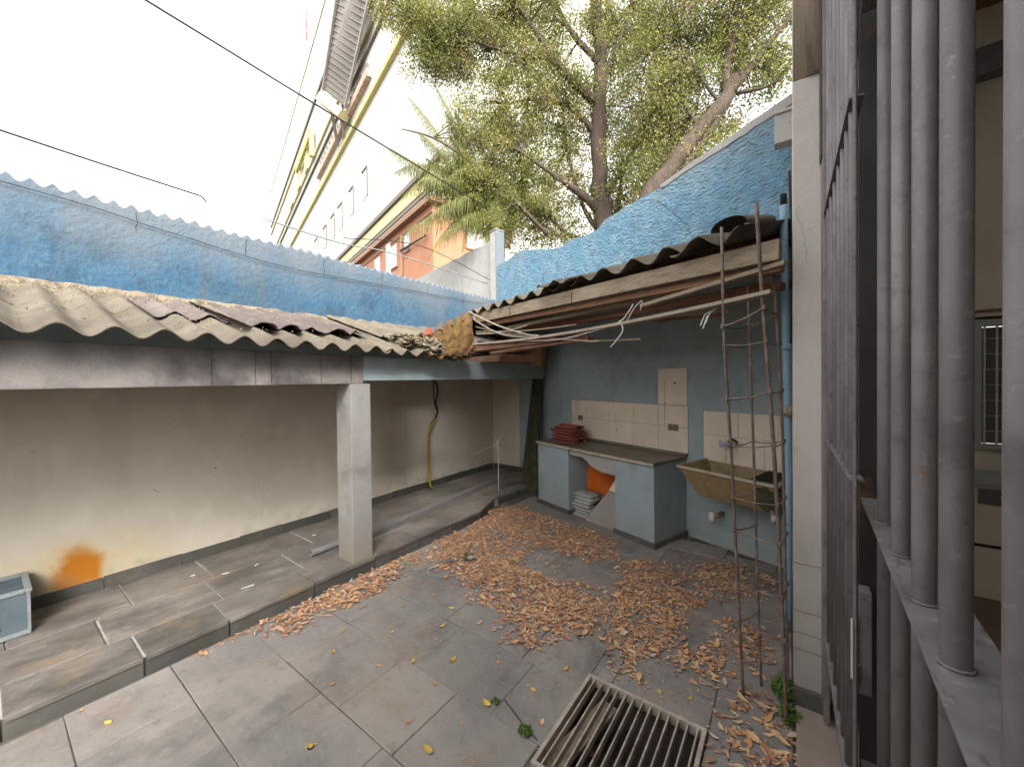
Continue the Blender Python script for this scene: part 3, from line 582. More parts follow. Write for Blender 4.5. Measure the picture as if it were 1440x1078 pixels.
corr(-3.9, -1.6, 1.45, 2.66, .012, 3.13, PT, -.685, .028, 'fibre_cement_old', lt, fr=ltfr, rag=.10)
# curled broken piece at the pipe end
q = MB(); vs = []; fs = []
for i in range(15):
    a = R(200-i*16); 
    for j in range(4):
        s_ = 1.36+.075*math.cos(a)+.01*i*.3; vs.append(BWp(s_, 2.03-.12*j+.01*nz(i, j, 0, 2), 2.60+.045*math.sin(a)+.03*j))
for i in range(14):
    for j in range(3): fs.append((i*4+j, i*4+j+1, i*4+j+5, i*4+j+4))
q.add(vs, fs); q.build('broken_sheet', 'fibre_cement', lt, smooth=True)
def plank(s0, n0, z0, s1, n1, z1, w, h, mt, sag=0, name='timber_plank', n=10, par=None):
    return MB().beam(BWp(s0, n0, z0), BWp(s1, n1, z1), w, h, sag=sag, n=n).build(name, mt, par or lt)
plank(-1.56, 1.86, 2.520, 1.56, 1.86, 2.455, .04, .105, 'wood_grey', .0, 'fascia_board')
plank(-1.50, 1.80, 2.440, 1.55, 1.80, 2.375, .05, .045, 'wood_brown')
plank(-1.20, 1.70, 2.372, 1.50, 1.70, 2.40, .06, .030, 'wood_grey', .012)
plank(-1.15, 1.55, 2.36, 1.45, 1.52, 2.335, .09, .045, 'wood_brown', .01)
plank(-1.05, 1.40, 2.395, 1.40, 1.42, 2.385, .12, .03, 'wood_grey', .025)
plank(-.95, 1.25, 2.40, 1.35, 1.1, 2.42, .07, .06, 'wood_brown', .0)
plank(-1.44, 1.95, 2.205, 1.56, 1.95, 2.225, .075, .020, 'wood_pale', .045, n=16)
plank(-1.40, 1.92, 2.150, .15, 1.86, 2.145, .10, .055, 'wood_brown', .0)
plank(-1.46, 1.70, 2.11, -.05, 1.55, 2.16, .10, .03, 'wood_brown', .0)
plank(-.9, 1.2, 2.21, .35, 1.35, 2.13, .04, .018, 'wood_pale', 0)
plank(.30, 1.1, 2.31, .95, 1.25, 2.265, .05, .028, 'wood_brown', 0)
plank(.55, 1.3, 2.30, 1.05, 1.25, 2.275, .03, .022, 'wood_pale', 0)
plank(.75, 1.90, 2.29, 1.60, 1.90, 2.37, .05, .022, 'wood_grey', 0)
for s_ in (-1.4, -.75, -.1, .55, 1.2):      # rafters
    plank(s_, .03, 3.02, s_, 1.83, 2.515-.02, .05, .07, 'wood_brown', 0, 'rafter', 2)
for n_ in (.5, 1.1): plank(-3.6, n_, 2.98-(n_-.5)*.3, 1.5, n_, 2.95-(n_-.5)*.3, .05, .03, 'wood_brown', 0, 'batten', 2)
# splintered laths hanging at the corner
for (a, b, r_) in [((-1.62, 1.93, 2.60), (.41, 1.96, 2.075), .010), ((-1.60, 1.90, 2.53), (-.30, 1.95, 2.19), .012), ((-1.55, 1.88, 2.42), (-.35, 1.93, 2.20), .009), ((-1.58, 1.86, 2.37), (.12, 1.9, 2.24), .008), ((-1.5, 1.9, 2.33), (-.5, 1.92, 2.31), .010)]:
    pa, pb = Vector(BWp(*a)), Vector(BWp(*b)); pts = [pa.lerp(pb, t)-Vector((0, 0, .09*math.sin(math.pi*t)*(1 if a[2] > 2.5 else .3))) for t in np.linspace(0, 1, 10)]
    MB().tube(pts, [r_*(1-.5*t) for t in np.linspace(0, 1, 10)], 5).build('hanging_lath', 'wood_pale' if r_ > .0095 else 'wood_grey', lt)
# dark boarding that closes the gap behind the corner
MB().box(-2.75, -1.45, 1.0, 1.6, 2.02, 2.10, fr=BWp).build('soffit_board', 'wood_brown', lt)
MB().box(-3.75, -2.1, .35, .43, 1.98, 2.45, fr=BWp).build('soffit_board', 'wood_brown', lt)
# white tie wires
def wire(pts, r_, name, mt, par=None, n=5):
    P = [Vector(p) for p in pts]; out = []
    for i in range(len(P)-1):
        p0 = P[max(i-1, 0)]; p1 = P[i]; p2 = P[i+1]; p3 = P[min(i+2, len(P)-1)]
        for t in np.linspace(0, 1, 7)[:-1]:
            t = float(t); out.append(.5*((2*p1)+(p2-p0)*t+(2*p0-5*p1+4*p2-p3)*t*t+(3*p1-p0-3*p2+p3)*t**3))
    out.append(P[-1]); q = MB().tube(out, r_, n)
    if par is not None: return q.build(name, mt, par, smooth=True)
    return q.build(name, mt, None, smooth=True)
wire([BWp(-.75, 1.97, 2.18), BWp(-.05, 1.96, 2.13), BWp(.45, 1.97, 2.165), BWp(.62, 1.97, 2.195), BWp(.70, 1.98, 2.25), BWp(.73, 1.97, 2.30)], .005, 'tie_wire', 'white_plastic', lt)
wire([BWp(.62, 1.975, 2.20), BWp(.66, 1.99, 2.13), BWp(.60, 1.99, 2.06), BWp(.54, 1.98, 2.02)], .0045, 'tie_wire', 'white_plastic', lt)
wire([BWp(.68, 1.985, 2.17), BWp(.74, 1.98, 2.26), BWp(.80, 1.97, 2.31), BWp(.78, 1.96, 2.25)], .003, 'tie_wire', 'white_plastic', lt)
for (s_, n_, z_) in [(-.85, 1.86, 2.47), (.05, 1.86, 2.46)]: MB().box(s_-.003, s_+.003, n_+.021, n_+.023, z_-.06, z_+.06, fr=BWp).build('board_joint', 'dark', lt)

# collapsed corner: rusty mass of broken sheet and dirt
cor = thing('collapsed_corner', (-3.1, 3.4, 2.1), 'rusty brown mass of broken roof sheet and dirt where the two roofs meet', 'debris')
q = MB(); vs = []; fs = []; nu, nv = 34, 16      # a sagging torn skin between both eaves
for i in range(nu+1):
    t = i/nu
    tp = Vector((-3.25, 2.78, 2.26)).lerp(Vector(BWp(-1.58, 1.93, 2.60)), t)+Vector((0, 0, .028*math.cos(t*34)+.02*nz(t, 1, 0, 8)))
    bt = Vector((-3.06, 2.80, 2.03)).lerp(Vector(BWp(-1.50, 1.93, 2.10)), t)+Vector((0, 0, .05*nz(t, 5, 0, 7)+.02*nz(t, 2, 0, 20)))
    for j in range(nv+1):
        v = j/nv; p = tp.lerp(bt, v)
        p += Vector((.75, -.6, 0))*(.05*math.sin(v*math.pi)+.04*nz(t*3, v*3, 2, 2)+.012*nz(t*3, v*3, 2, 9))
        vs.append(tuple(p))
for i in range(nu):
    for j in range(nv): a = i*(nv+1)+j; fs.append((a, a+1, a+nv+2, a+nv+1))
q.add(vs, fs); q.build('torn_sheet', 'rust_mass', cor, smooth=True)
for k, (c, r_, mt, fl) in enumerate([((-3.13, 2.86, 2.14), .12, 'crumbled_mortar', (1, 1.3, .85)), ((-3.22, 2.68, 2.19), .10, 'crumbled_mortar', (1, 1.4, .6)), ((-3.30, 3.0, 2.28), .11, 'fibre_cement_old', (1.2, 1.2, .5)), (BWp(-1.50, 1.94, 2.14), .07, 'wood_brown', (1.3, 1, .6)),
                                     ((-3.45, 2.75, 2.27), .10, 'crumbled_mortar', (1.4, 1.2, .35)), ((-3.05, 3.12, 2.06), .045, 'moss', (1, 1.2, 1)), (BWp(-1.75, 1.9, 2.08), .05, 'crumbled_mortar', (1.6, 1, .4))]):
    lump(c, r_, 'x', mt, seed=k*3.1, flat=fl, sub_=4, amp=.6, fq=4).build('rubble_lump', mt, cor)
for k in range(5):
    c = Vector((-3.15, 2.8, 2.30)).lerp(Vector(BWp(-1.6, 1.9, 2.58)), k/4.5+.05)
    a = random.random()*3; q = MB(); w = .06
    q.add([tuple(c+Vector((-w, -w*.3, -.03))), tuple(c+Vector((w*.8, w*.2, -.02))), tuple(c+Vector((w*.3, .02, .055+.02*(k % 2)))), tuple(c+Vector((-w*.4, 0, .035))),
           tuple(c+Vector((-w, -w*.3+.012, -.03))), tuple(c+Vector((w*.8, w*.2+.012, -.02))), tuple(c+Vector((w*.3, .032, .055+.02*(k % 2)))), tuple(c+Vector((-w*.4, .012, .035)))],
          [(0, 1, 2, 3), (7, 6, 5, 4), (0, 4, 5, 1), (1, 5, 6, 2), (2, 6, 7, 3), (3, 7, 4, 0)])
    q.build('broken_shard', 'clay_red' if k == 0 else 'fibre_cement_old', cor)

# ================================================================ COUNTER
ct = thing('counter', BWp(-1.0, .31, 0), 'low outdoor counter with a dark stone top on two painted grey blue masonry piers', 'counter')
MB().box(-1.965, -.035, .0095, .645, .868, .905, fr=BWp).build('counter_top', 'counter_top', ct, bevel=.004)
MB().box(-1.97, -.03, .646, .656, .872, .899, fr=BWp).build('top_edge', 'counter_edge', ct)
MB().box(-1.965, -1.335, .003, .62, .05, .867, fr=BWp).build('pier', 'blue_grey_light', ct, bevel=.006)
MB().box(-.56, -.045, .003, .62, .05, .867, fr=BWp).build('pier', 'blue_grey_light', ct, bevel=.006)
MB().box(-1.985, -1.315, .003, .638, -.03, .058, fr=BWp).build('pier_skirting', 'slate_dark', ct, bevel=.004)
MB().box(-.58, -.025, .003, .638, -.03, .058, fr=BWp).build('pier_skirting', 'slate_dark', ct, bevel=.004)
MB().box(-1.9, -.02, .0095, .075, .9065, .935, fr=BWp).build('back_ledge', 'counter_top', ct, bevel=.003)
# broken plaster apron under the slab
q = MB(); P = [(-1.33, .865), (-1.33, .80), (-1.22, .79), (-1.12, .80), (-1.05, .77), (-.95, .71), (-.85, .68), (-.76, .66), (-.70, .67), (-.62, .66), (-.562, .67), (-.562, .865)]
nn = len(P); q.add([BWp(a, .60, z) for a, z in P]+[BWp(a, .575, z) for a, z in P], [tuple(range(nn)), tuple(range(2*nn-1, nn-1, -1))]+[(i, (i+1) % nn, nn+(i+1) % nn, nn+i) for i in range(nn)])
q.build('broken_apron', 'white_plaster', ct)
MB().box(-1.334, -.561, .004, .006, 0, .866, fr=BWp).build('recess_back', 'blue_grey', ct)
# things under the counter
pn = MB().box(-1.30, -.62, .30, .325, .30, .72, fr=lambda a, b, c: BWp(a, b+(c-.3)*-.12, c)).build('orange_board', 'orange_panel', bevel=.003)
tag(pn, 'bright orange board standing in the recess under the counter', 'board')
q = MB().box(-1.30, -.62, .30, .325, -.0, .295, fr=BWp); tag(q.build('brown_board', 'wood_brown'), 'brown board below the orange panel in the counter recess', 'board')
q = MB(); B0 = [(-1.06, .60, .0), (-.57, .56, .0), (-.57, .535, .0), (-1.06, .575, .0)]; T0 = [(-.82, .43, .40), (-.565, .42, .36), (-.565, .395, .36), (-.82, .405, .40)]
q.hexa([BWp(*p) for p in B0], [BWp(*p) for p in T0]); tag(q.build('leaning_slab', 'slate'), 'grey brown stone slab leaning inside the counter recess', 'slab')
q = MB(); B0 = [(-.84, .40, .395), (-.566, .40, .345), (-.566, .38, .345), (-.84, .38, .395)]; T0 = [(-.69, .32, .70), (-.566, .32, .70), (-.566, .30, .70), (-.69, .30, .70)]
q.hexa([BWp(*p) for p in B0], [BWp(*p) for p in T0]); tag(q.build('leaning_tile', 'wall_tile'), 'beige ceramic tile leaning above the stone slab under the counter', 'tile')
for k in range(7):
    q = MB(); cx = -1.17+random.uniform(-.02, .02); cn = .47+random.uniform(-.015, .015); z0 = .003+k*.045; a = random.uniform(-.15, .15)
    vs = []; fs = []; wx, wn = .155+random.uniform(-.015, .01), .10
    for i in range(13):
        for j in range(9):
            u, v = i/12*2-1, j/8*2-1; e = max(abs(u), abs(v)); rr = 1-.08*(u*u*v*v)
            x_ = wx*u*rr; y_ = wn*v*rr; zz = .042*(1-.55*e**4)+.007*nz(u*2+k*5, v*2, 0, 1.6)
            vs.append(BWp(cx+x_*math.cos(a)-y_*math.sin(a), cn+x_*math.sin(a)+y_*math.cos(a), z0+zz))
    for i in range(12):
        for j in range(8): aa = i*9+j; fs.append((aa, aa+9, aa+10, aa+1))
    n0 = len(vs)
    rim = [i*9 for i in range(13)]+[12*9+j for j in range(1, 9)]+[i*9+8 for i in range(11, -1, -1)]+[j for j in range(7, 0, -1)]
    for r_ in rim:
        p = Vector(vs[r_]); vs.append((p.x, p.y, z0+.004))
    m = len(rim)
    for i in range(m): fs.append((rim[i], n0+i, n0+(i+1) % m, rim[(i+1) % m]))
    fs.append(tuple(n0+i for i in range(m)))
    q.add(vs, fs); o = q.build('folded_sack', 'grey_sack', smooth=True)
    tag(o, ['lowest', 'second lowest', 'third from the ground', 'middle', 'third from the top', 'second from the top', 'topmost'][k]+' folded grey sack of the pile under the counter', 'sack', 'folded grey sacks piled under the counter')
# stack of red clay roof tiles on the counter
for k in range(6):
    q = MB(); z0 = .908+k*.040; c0 = -1.62+random.uniform(-.02, .03)+(.03 if k < 2 else 0); n0 = .36+random.uniform(-.02, .02); a = random.uniform(-.10, .10); Lh = .21 if k < 5 else .17; wh = .13
    vs = []; fs = []
    for i in range(5):
        for j in range(11):
            u = i/4*2-1; v = j/10*2-1; x_ = u*Lh; y_ = v*wh; zz = .022*math.cos(v*math.pi*1.5)+.024
            p = (c0+x_*math.cos(a)-y_*math.sin(a), n0+x_*math.sin(a)+y_*math.cos(a))
            vs.append(BWp(p[0], p[1], z0+zz)); vs.append(BWp(p[0], p[1], z0+zz-.019))
    for i in range(4):
        for j in range(10):
            aa = (i*11+j)*2; bb = ((i+1)*11+j)*2; fs += [(aa, bb, bb+2, aa+2), (aa+1, aa+3, bb+3, bb+1)]
            if j == 0: fs.append((aa, aa+1, bb+1, bb))
            if j == 9: fs.append((aa+2, bb+2, bb+3, aa+3))
    for i in (0, 4):
        for j in range(10): aa = (i*11+j)*2; fs.append((aa, aa+2, aa+3, aa+1))
    q.add(vs, fs); o = q.build('roof_tile', 'clay_red')
    tag(o, ['lowest', 'second from the bottom', 'third from the bottom', 'third from the top', 'second from the top', 'topmost'][k]+' red clay roof tile of the stack on the counter', 'roof tile', 'red clay roof tiles stacked on the counter')

# ================================================================ SINK
sk = thing('laundry_sink', BWp(.65, .3, .6), 'wall mounted brown laundry tank with mossy right end below the beige tiles', 'sink')
q = MB()
so = [(.19, .02), (1.06, .02), (1.06, .56), (.19, .56)]; sb = [(.30, .04), (.93, .04), (.90, .42), (.33, .42)]
o_t = [BWp(a, b, .905-(a-.19)*.02) for a, b in so]; o_b = [BWp(a, b, .62) for a, b in sb]
si = [(.225, .05), (1.02, .05), (1.02, .525), (.225, .525)]; ib = [(.34, .07), (.88, .07), (.86, .40), (.37, .40)]
i_t = [BWp(a, b, .903-(a-.19)*.02) for a, b in si]; i_b = [BWp(a, b, .655) for a, b in ib]
vs = o_b+o_t+i_t+i_b; fs = [(3, 2, 1, 0)]
for k in range(4):
    m = (k+1) % 4; fs += [(k, m, 4+m, 4+k), (4+k, 4+m, 8+m, 8+k), (8+k, 8+m, 12+m, 12+k)]
fs.append((12, 13, 14, 15)); q.add(vs, fs); q.build('basin', 'tank', sk, bevel=.005)
q = MB()
for a, b in ((o_t[3], o_t[2]), (o_t[0], o_t[3]), (o_t[1], o_t[2])):
    a, b = Vector(a), Vector(b); q.beam(a+Vector((0, 0, .004)), b+Vector((0, 0, .004)), .034, .022, n=6)
q.build('rim', 'tank_rim', sk)
q = MB().hexa([BWp(.90, .07, .66), BWp(1.03, .07, .66), BWp(1.03, .50, .75), BWp(.90, .50, .75)], [BWp(.80, .06, .90), BWp(1.03, .06, .90), BWp(1.03, .53, .89), BWp(.84, .53, .89)])
q.build('washboard', 'tank', sk)
q = MB()
for i in range(7): q.beam(BWp(.83+i*.028, .07, .906), BWp(.845+i*.027, .52, .897), .010, .012)
q.build('washboard_ridges', 'moss', sk)
lump(BWp(.98, .50, .78), .11, 'x', 'moss', flat=(.9, .5, 1.0), seed=3, sub_=4, amp=.4).build('moss_patch', 'moss', sk)
MB().tube([BWp(.36, .006, .36), BWp(.36, .10, .36), BWp(.355, .16, .355)], [.024, .024, .022], 12).build('waste_stub', 'tank', sk, smooth=True)
MB().tube([BWp(.33, .17, .40), BWp(.33, .175, .33), BWp(.33, .17, .29)], [.028, .03, .018], 12).build('waste_cap', 'white_plastic', sk, smooth=True)
tp = thing('tap', BWp(.50, .1, 1.06), 'small tap with a blue handle on the beige tiles above the sink', 'tap')
wire([BWp(.50, .013, 1.10), BWp(.50, .08, 1.10), BWp(.50, .12, 1.085), BWp(.50, .125, 1.03)], .013, 'tap_body', 'cable_grey', tp, 8)
q = MB()
for da in (-.5, -.1, .35): q.beam(BWp(.47, .08, 1.10), BWp(.47-.10*math.cos(da), .12, 1.10+.07*math.sin(da)+.02), .016, .008)
q.build('tap_handle', 'blue_plastic', tp)
wire([BWp(.44, .06, 1.13), BWp(.50, .08, 1.165), BWp(.545, .08, 1.13)], .012, 'tap_hose', 'cable_black', tp, 7)
tr = MB().tube([BWp(.95, .30, .66), BWp(.955, .33, .58), BWp(.975, .38, .54), BWp(1.0, .40, .60)], .022, 9).build('drain_trap', 'white_plastic', smooth=True)
tag(tr, 'curved white plastic trap hanging under the right end of the sink', 'pipe')

# ================================================================ LEANING MOSSY BOARD, HOSE, PIPES ON THE WALKWAY
q = MB(); q.hexa([(-3.52, 5.12, .12), (-3.14, 4.98, .0), (-3.13, 5.01, .0), (-3.51, 5.15, .12)], [(-3.50, 5.52, 2.08), (-3.30, 5.42, 2.10), (-3.29, 5.45, 2.10), (-3.49, 5.55, 2.08)])
tag(q.build('leaning_board', 'moss'), 'dark mossy board leaning between the cream return wall and the back wall', 'board')
hs_ = thing('hanging_hose', (-4.35, 3.9, .13), 'black cable and yellow hose hanging down the cream wall behind the pillar', 'hose')
X = -4.45
wire([(X, 4.12, 2.2), (X, 4.13, 1.85), (X+.03, 4.17, 1.65), (X, 4.15, 1.45), (X, 4.19, 1.30), (X, 4.10, 1.14)], .014, 'black_cable', 'cable_black', hs_, 7)
wire([(X+.02, 4.09, 2.2), (X+.02, 4.09, 1.80), (X+.02, 4.10, 1.50), (X, 4.16, 1.34)], .009, 'black_cable', 'cable_black', hs_, 6)
wire([(X, 4.15, 1.20), (X, 4.04, 1.10), (X+.01, 3.99, .85), (X+.02, 3.98, .50), (X+.03, 3.98, .25), (X+.05, 4.03, .14)], .018, 'yellow_hose', 'hose_yellow', hs_, 9)
dp = MB().tube([(-3.70, 1.83, .155), (-3.73, 2.5, .155)], .032, 14, cap=False).tube([(-3.70, 1.83, .155), (-3.73, 2.5, .155)], .027, 14, cap=False).build('grey_pipe', 'pvc_grey', smooth=True)
tag(dp, 'short grey plastic pipe poking out behind the foot of the pillar', 'pipe')
q = MB().beam((-3.62, 2.2, .150), (-3.93, 5.25, .150), .085, .055, n=6); tag(q.build('aluminium_profile', 'pvc_grey'), 'long grey rectangular profile lying on the walkway beyond the pillar', 'profile')
# dried stalk with string
st = thing('dry_stalk', (-3.54, 4.55, .12), 'thin white dry stalk tied with string standing on the walkway', 'stalk')
wire([(-3.54, 4.55, .12), (-3.545, 4.56, .45), (-3.56, 4.57, .75), (-3.57, 4.58, .90)], .006, 'stem', 'white_plastic', st)
for k in range(6):
    a = random.uniform(0, 6.3); wire([(-3.565, 4.575, .70+.03*k), (-3.565+.05*math.cos(a), 4.575+.05*math.sin(a), .78+.03*k), (-3.565+.09*math.cos(a), 4.575+.09*math.sin(a), .73+.045*k)], .0035, 'twig', 'white_plastic', st)
wire([(-3.56, 4.57, .80), (-3.75, 4.5, .74), (-3.9, 4.45, .66)], .002, 'twig', 'white_plastic', st)
# plastic crate bottom left
cr = thing('plastic_crate', (-4.37, -.02, .12), 'blue grey plastic crate with a pale rim standing on the walkway by the rust stain', 'crate')
x0, x1, y0, y1 = -4.55, -4.17, -.35, .185
q = MB(); t_ = .012
for (a, b, c, e) in ((x0, x1, y0, y0+t_), (x0, x1, y1-t_, y1), (x0, x0+t_, y0+t_, y1-t_), (x1-t_, x1, y0+t_, y1-t_)): q.box(a, b, c, e, .123, .40)
q.box(x0+.01, x1-.01, y0+.01, y1-.01, .123, .14); q.build('crate_body', 'crate_blue', cr)
q = MB(); e_ = .022
for (a, b, c, e) in ((x0-.01, x1+.01, y0-.01, y0+e_), (x0-.01, x1+.01, y1-e_, y1+.01), (x0-.01, x0+e_, y0+e_, y1-e_), (x1-e_, x1+.01, y0+e_, y1-e_)): q.box(a, b, c, e, .401, .425)
q.build('crate_rim', 'crate_rim', cr, bevel=.004)
q = MB()
for y_ in (y1-.012, y0): q.box(x1, x1+.01, y_, y_+.014, .125, .40)
q.box(x1, x1+.012, y0, y1, .125, .15); q.build('corner_rib', 'crate_rim', cr)
MB().box(x1-.2, x1-.19, y0+.02, y1-.02, .15, .395).build('crate_divider', 'crate_blue', cr)
for k in range(3): MB().tube([(x1+.0006, y1-.13-.035*k, .20+.01*(k % 2)), (x1+.002, y1-.13-.035*k, .20+.01*(k % 2))], .012, 8).build('printed_mark', 'navy', cr)
# scraps on the walkway
for k, (x_, y_, L, a, mt, lb) in enumerate([(-3.60, 1.22, .09, .5, 'white_plastic', 'long white plaster chip on the walkway left of the pillar'), (-4.02, 1.22, .05, .2, 'white_plastic', 'small white scrap near the wall skirting on the walkway'),
                                            (-3.95, 1.45, .035, 1, 'white_plastic', 'narrow pale chip in the middle of the walkway'), (-4.2, 1.05, .03, .4, 'white_plastic', 'tiny pale scrap close to the rust stained wall'), (-4.2, 2.1, .03, .4, 'white_plastic', 'tiny white scrap behind the pillar base')]):
    q = MB().beam((x_, y_, .126), (x_+L*math.cos(a+.9), y_+L*math.sin(a+.9), .127), .014, .006, n=2); tag(q.build('plaster_chip', mt), lb, 'scrap', 'pale scraps on the walkway')

# ================================================================ REBAR CAGE
cg = thing('rebar_cage', (-.12, 2.62, 0), 'tall rusty rebar column cage standing by the blue pipe and hooked under the roof edge', 'rebar cage')
rods = [[BWp(1.372, 1.86, 0), BWp(1.345, 1.86, .6), BWp(1.312, 1.86, 1.35), BWp(1.32, 1.95, 2.0), BWp(1.352, 2.04, 2.60)],
        [BWp(1.40, 1.70, .0), BWp(1.385, 1.70, .5), BWp(1.365, 1.70, 1.3), BWp(1.34, 1.70, 2.15), BWp(1.335, 1.70, 2.35)],
        [BWp(1.585, 1.87, .0), BWp(1.57, 1.87, .5), BWp(1.535, 1.87, 1.35), BWp(1.515, 1.96, 2.2), BWp(1.525, 2.05, 2.66)],
        [BWp(1.535, 1.70, .0), BWp(1.525, 1.70, .6), BWp(1.51, 1.70, 1.5), BWp(1.48, 1.70, 2.2), BWp(1.47, 1.70, 2.38)]]
rr = [.0085, .007, .0095, .0075]
for k, rd in enumerate(rods): wire(rd, rr[k], 'steel_rod', 'rebar', cg, 7)
def at_z(rd, z):
    for i in range(len(rd)-1):
        if rd[i][2] <= z <= rd[i+1][2]:
            t = (z-rd[i][2])/(rd[i+1][2]-rd[i][2]); return Vector(rd[i]).lerp(Vector(rd[i+1]), t)
    return Vector(rd[-1])
for k, (z, sk_, th) in enumerate([(2.10, .05, .006), (1.98, .0, .003), (1.69, .03, .0045), (1.42, .02, .0035), (1.12, .01, .0035), (.93, .0, .005), (.64, .015, .0045), (.42, .015, .004)]):
    c = [at_z(rods[0], z-sk_*.4), at_z(rods[1], z), at_z(rods[3], z+sk_), at_z(rods[2], z+sk_)]
    ctr = sum(c, Vector())/4; c = [p+(p-ctr)*.06 for p in c]
    q = MB()
    for i in range(4):
        a, b = c[i], c[(i+1) % 4]
        if i == 1 and k % 3: continue
        pts = [a.lerp(b, t)+Vector((0, 0, -.012*math.sin(math.pi*t)+.004*nz(t, k, i, 4))) for t in np.linspace(0, 1, 6)]
        q.tube(pts, th, 5)
    # wire ties
    for i in range(4): q.tube([c[i]+Vector((0, 0, -.012)), c[i]+Vector((.004, 0, .012))], th*2.0, 5)
    q.build('stirrup', 'rebar', cg)
q = MB()
for dx, dz in ((-.06, -.12), (-.045, -.14), (-.03, -.11)): q.tube([BWp(1.285, 1.90, 2.22), BWp(1.27+dx, 1.95, 2.22+dz*.5), BWp(1.25+dx, 1.96, 2.22+dz)], .004, 5)
q.build('tie_tape', 'white_plastic', cg)

# blue downpipe by the column
pp = thing('blue_pipe', (-.01, 2.92, .1), 'vertical blue painted water pipe beside the plastered column', 'pipe')
wire([(-.005, 2.92, .22), (.0, 2.92, 1.0), (-.002, 2.92, 1.6), (-.012, 2.93, 2.2), (-.020, 2.94, 2.86)], .022, 'pipe_body', 'pipe_blue', pp, 14)
for z in (1.98, .9): MB().tube([(-.005, 2.925, z-.02), (-.005, 2.925, z+.02)], .027, 14).build('coupling', 'pipe_blue', pp, smooth=True)
lump((.0, 2.90, 1.585), .036, 'x', 'white_plaster', seed=9, sub_=3, amp=.25).build('pipe_clamp', 'pink_stone', pp)
MB().tube([(-.02, 2.94, 2.86), (-.02, 2.94, 2.93)], .018, 12).build('open_end', 'dark', pp, smooth=True)
wire([(.02, 3.02, 2.0), (.025, 3.02, 2.5), (.02, 3.02, 2.75), (.01, 3.02, 3.1)], .008, 'side_cable', 'cable_black', pp, 6)

# plastered column of the house
cl = thing('house_column', (.09, 2.72, 0), 'tall pale plastered column between the blue pipe and the gate', 'column')
MB().box(.022, .26, 2.60, 2.86, .10, 3.39).build('shaft', 'column_plaster', cl, bevel=.006)
for z_ in (.78, .52, .40, .31):
    MB().tube([(.023+.12*t, 2.5992, z_+.008*nz(t, z_, 1, 7)) for t in np.linspace(0, 1, 12)], .0016, 4).build('crack', 'wood_brown', cl)
for x_, dz in ((.045, 0),):
    MB().tube([(x_+.04*t+.03*nz(t, x_, 3, 6), 2.5996, 2.72-.32*t-dz) for t in np.linspace(0, 1, 16)], .0006, 4).build('crack', 'dark', cl)
q = MB().box(.14, .19, 2.575, 2.60, .10, .13); q.build('chipped_stone', 'pink_stone', cl)
MB().box(.016, .27, 2.585, 2.87, -.02, .10).build('base_stone', 'slate_dark', cl, bevel=.006)
MB().tube([(.16, 2.70, 3.39), (.16, 2.70, 4.88)], .135, 20).build('timber_top', 'timber_post', cl, smooth=True)
MB().box(.035, .30, 2.87, 4.30, -.02, 4.88).build('side_wall', 'column_plaster', cl)
q = MB().box(-.09, .05, 4.0, 4.12, 3.78, 4.02); q.box(-.085, .05, 3.98, 4.1, 4.02, 4.045)
tag(q.build('gutter_box', 'white_plaster'), 'small white gutter box end below the gable top by the column', 'gutter')

# ================================================================ GATES
# near leaf: thick pipes through wide flat rails; far leaf: thin bars
def GX(y): return .165+.04*y
g1 = thing('gate_leaf', (.20, 1.0, 0), 'near gate leaf of thick grey steel pipes passing through wide flat rails', 'gate')
ybars = [1.51, 1.265, 1.027, .827, .587, .36, .13]
for y_ in ybars:
    MB().tube([(GX(y_), y_, .15), (GX(y_), y_, 3.3)], .0172, 20).build('pipe_bar', 'gate_paint', g1, smooth=True)
    for zz in (1.3775, .4525):
        MB().tube([(GX(y_)+.0185*math.cos(t), y_+.0185*math.sin(t), zz+.001*math.sin(t*9)) for t in np.linspace(0, 2*math.pi, 22)], .0026, 5, cap=False).build('weld_bead', 'gate_dust', g1, smooth=True)
def rail(ya, yb, z, w0, w1, th, name, mt, par, fx=GX, lip=.0):
    q = MB(); P = lambda y, o, zz: (fx(y)+o, y, zz)
    q.hexa([P(ya, w0, z-th), P(ya, w1, z-th), P(yb, w1, z-th), P(yb, w0, z-th)], [P(ya, w0, z), P(ya, w1, z), P(yb, w1, z), P(yb, w0, z)])
    return q.build(name, mt, par, bevel=.0012)
rail(.0, 1.80, 1.375, -.031, .062, .006, 'flat_rail', 'gate_dust', g1)
rail(.0, 1.80, .45, -.031, .062, .006, 'flat_rail', 'gate_dust', g1)
rail(.0, 1.80, 3.05, -.031, .062, .006, 'flat_rail', 'gate_dust', g1)
# flat dark stile plate at its free edge and lock
MB().box(.207, .262, 1.846, 1.852, .10, 3.9).build('flat_stile', 'gate_dark', g1, bevel=.001)
MB().box(.198, .232, 1.765, 1.83, .70, 1.055).build('lock_case', 'gate_dust', g1, bevel=.004)
MB().box(.190, .1975, 1.76, 1.80, .72, .97).build('lock_bolt', 'gate_paint', g1, bevel=.002)
MB().tube([(.20, 1.764, .80), (.188, 1.75, .80), (.188, 1.75, .74)], .005, 7).build('lock_handle', 'gate_paint', g1)
g2 = thing('gate_leaf', (.16, 2.0, 0), 'far gate leaf of closely spaced thin grey bars next to the plastered column', 'gate')
MB().box(.1520, .1585, 1.455, 1.480, .15, 3.9).build('stile', 'gate_dust', g2, bevel=.002)
MB().box(.142, .168, 2.46, 2.585, .06, 3.9).build('stile', 'gate_paint', g2, bevel=.003)
for k, y_ in enumerate([1.55, 1.66, 1.78, 1.91, 2.06, 2.22, 2.37]):
    MB().tube([(.161, y_, .5), (.161, y_, 3.9)], .0108, 12).build('thin_bar', 'gate_paint', g2, smooth=True)
FX = lambda y: .158
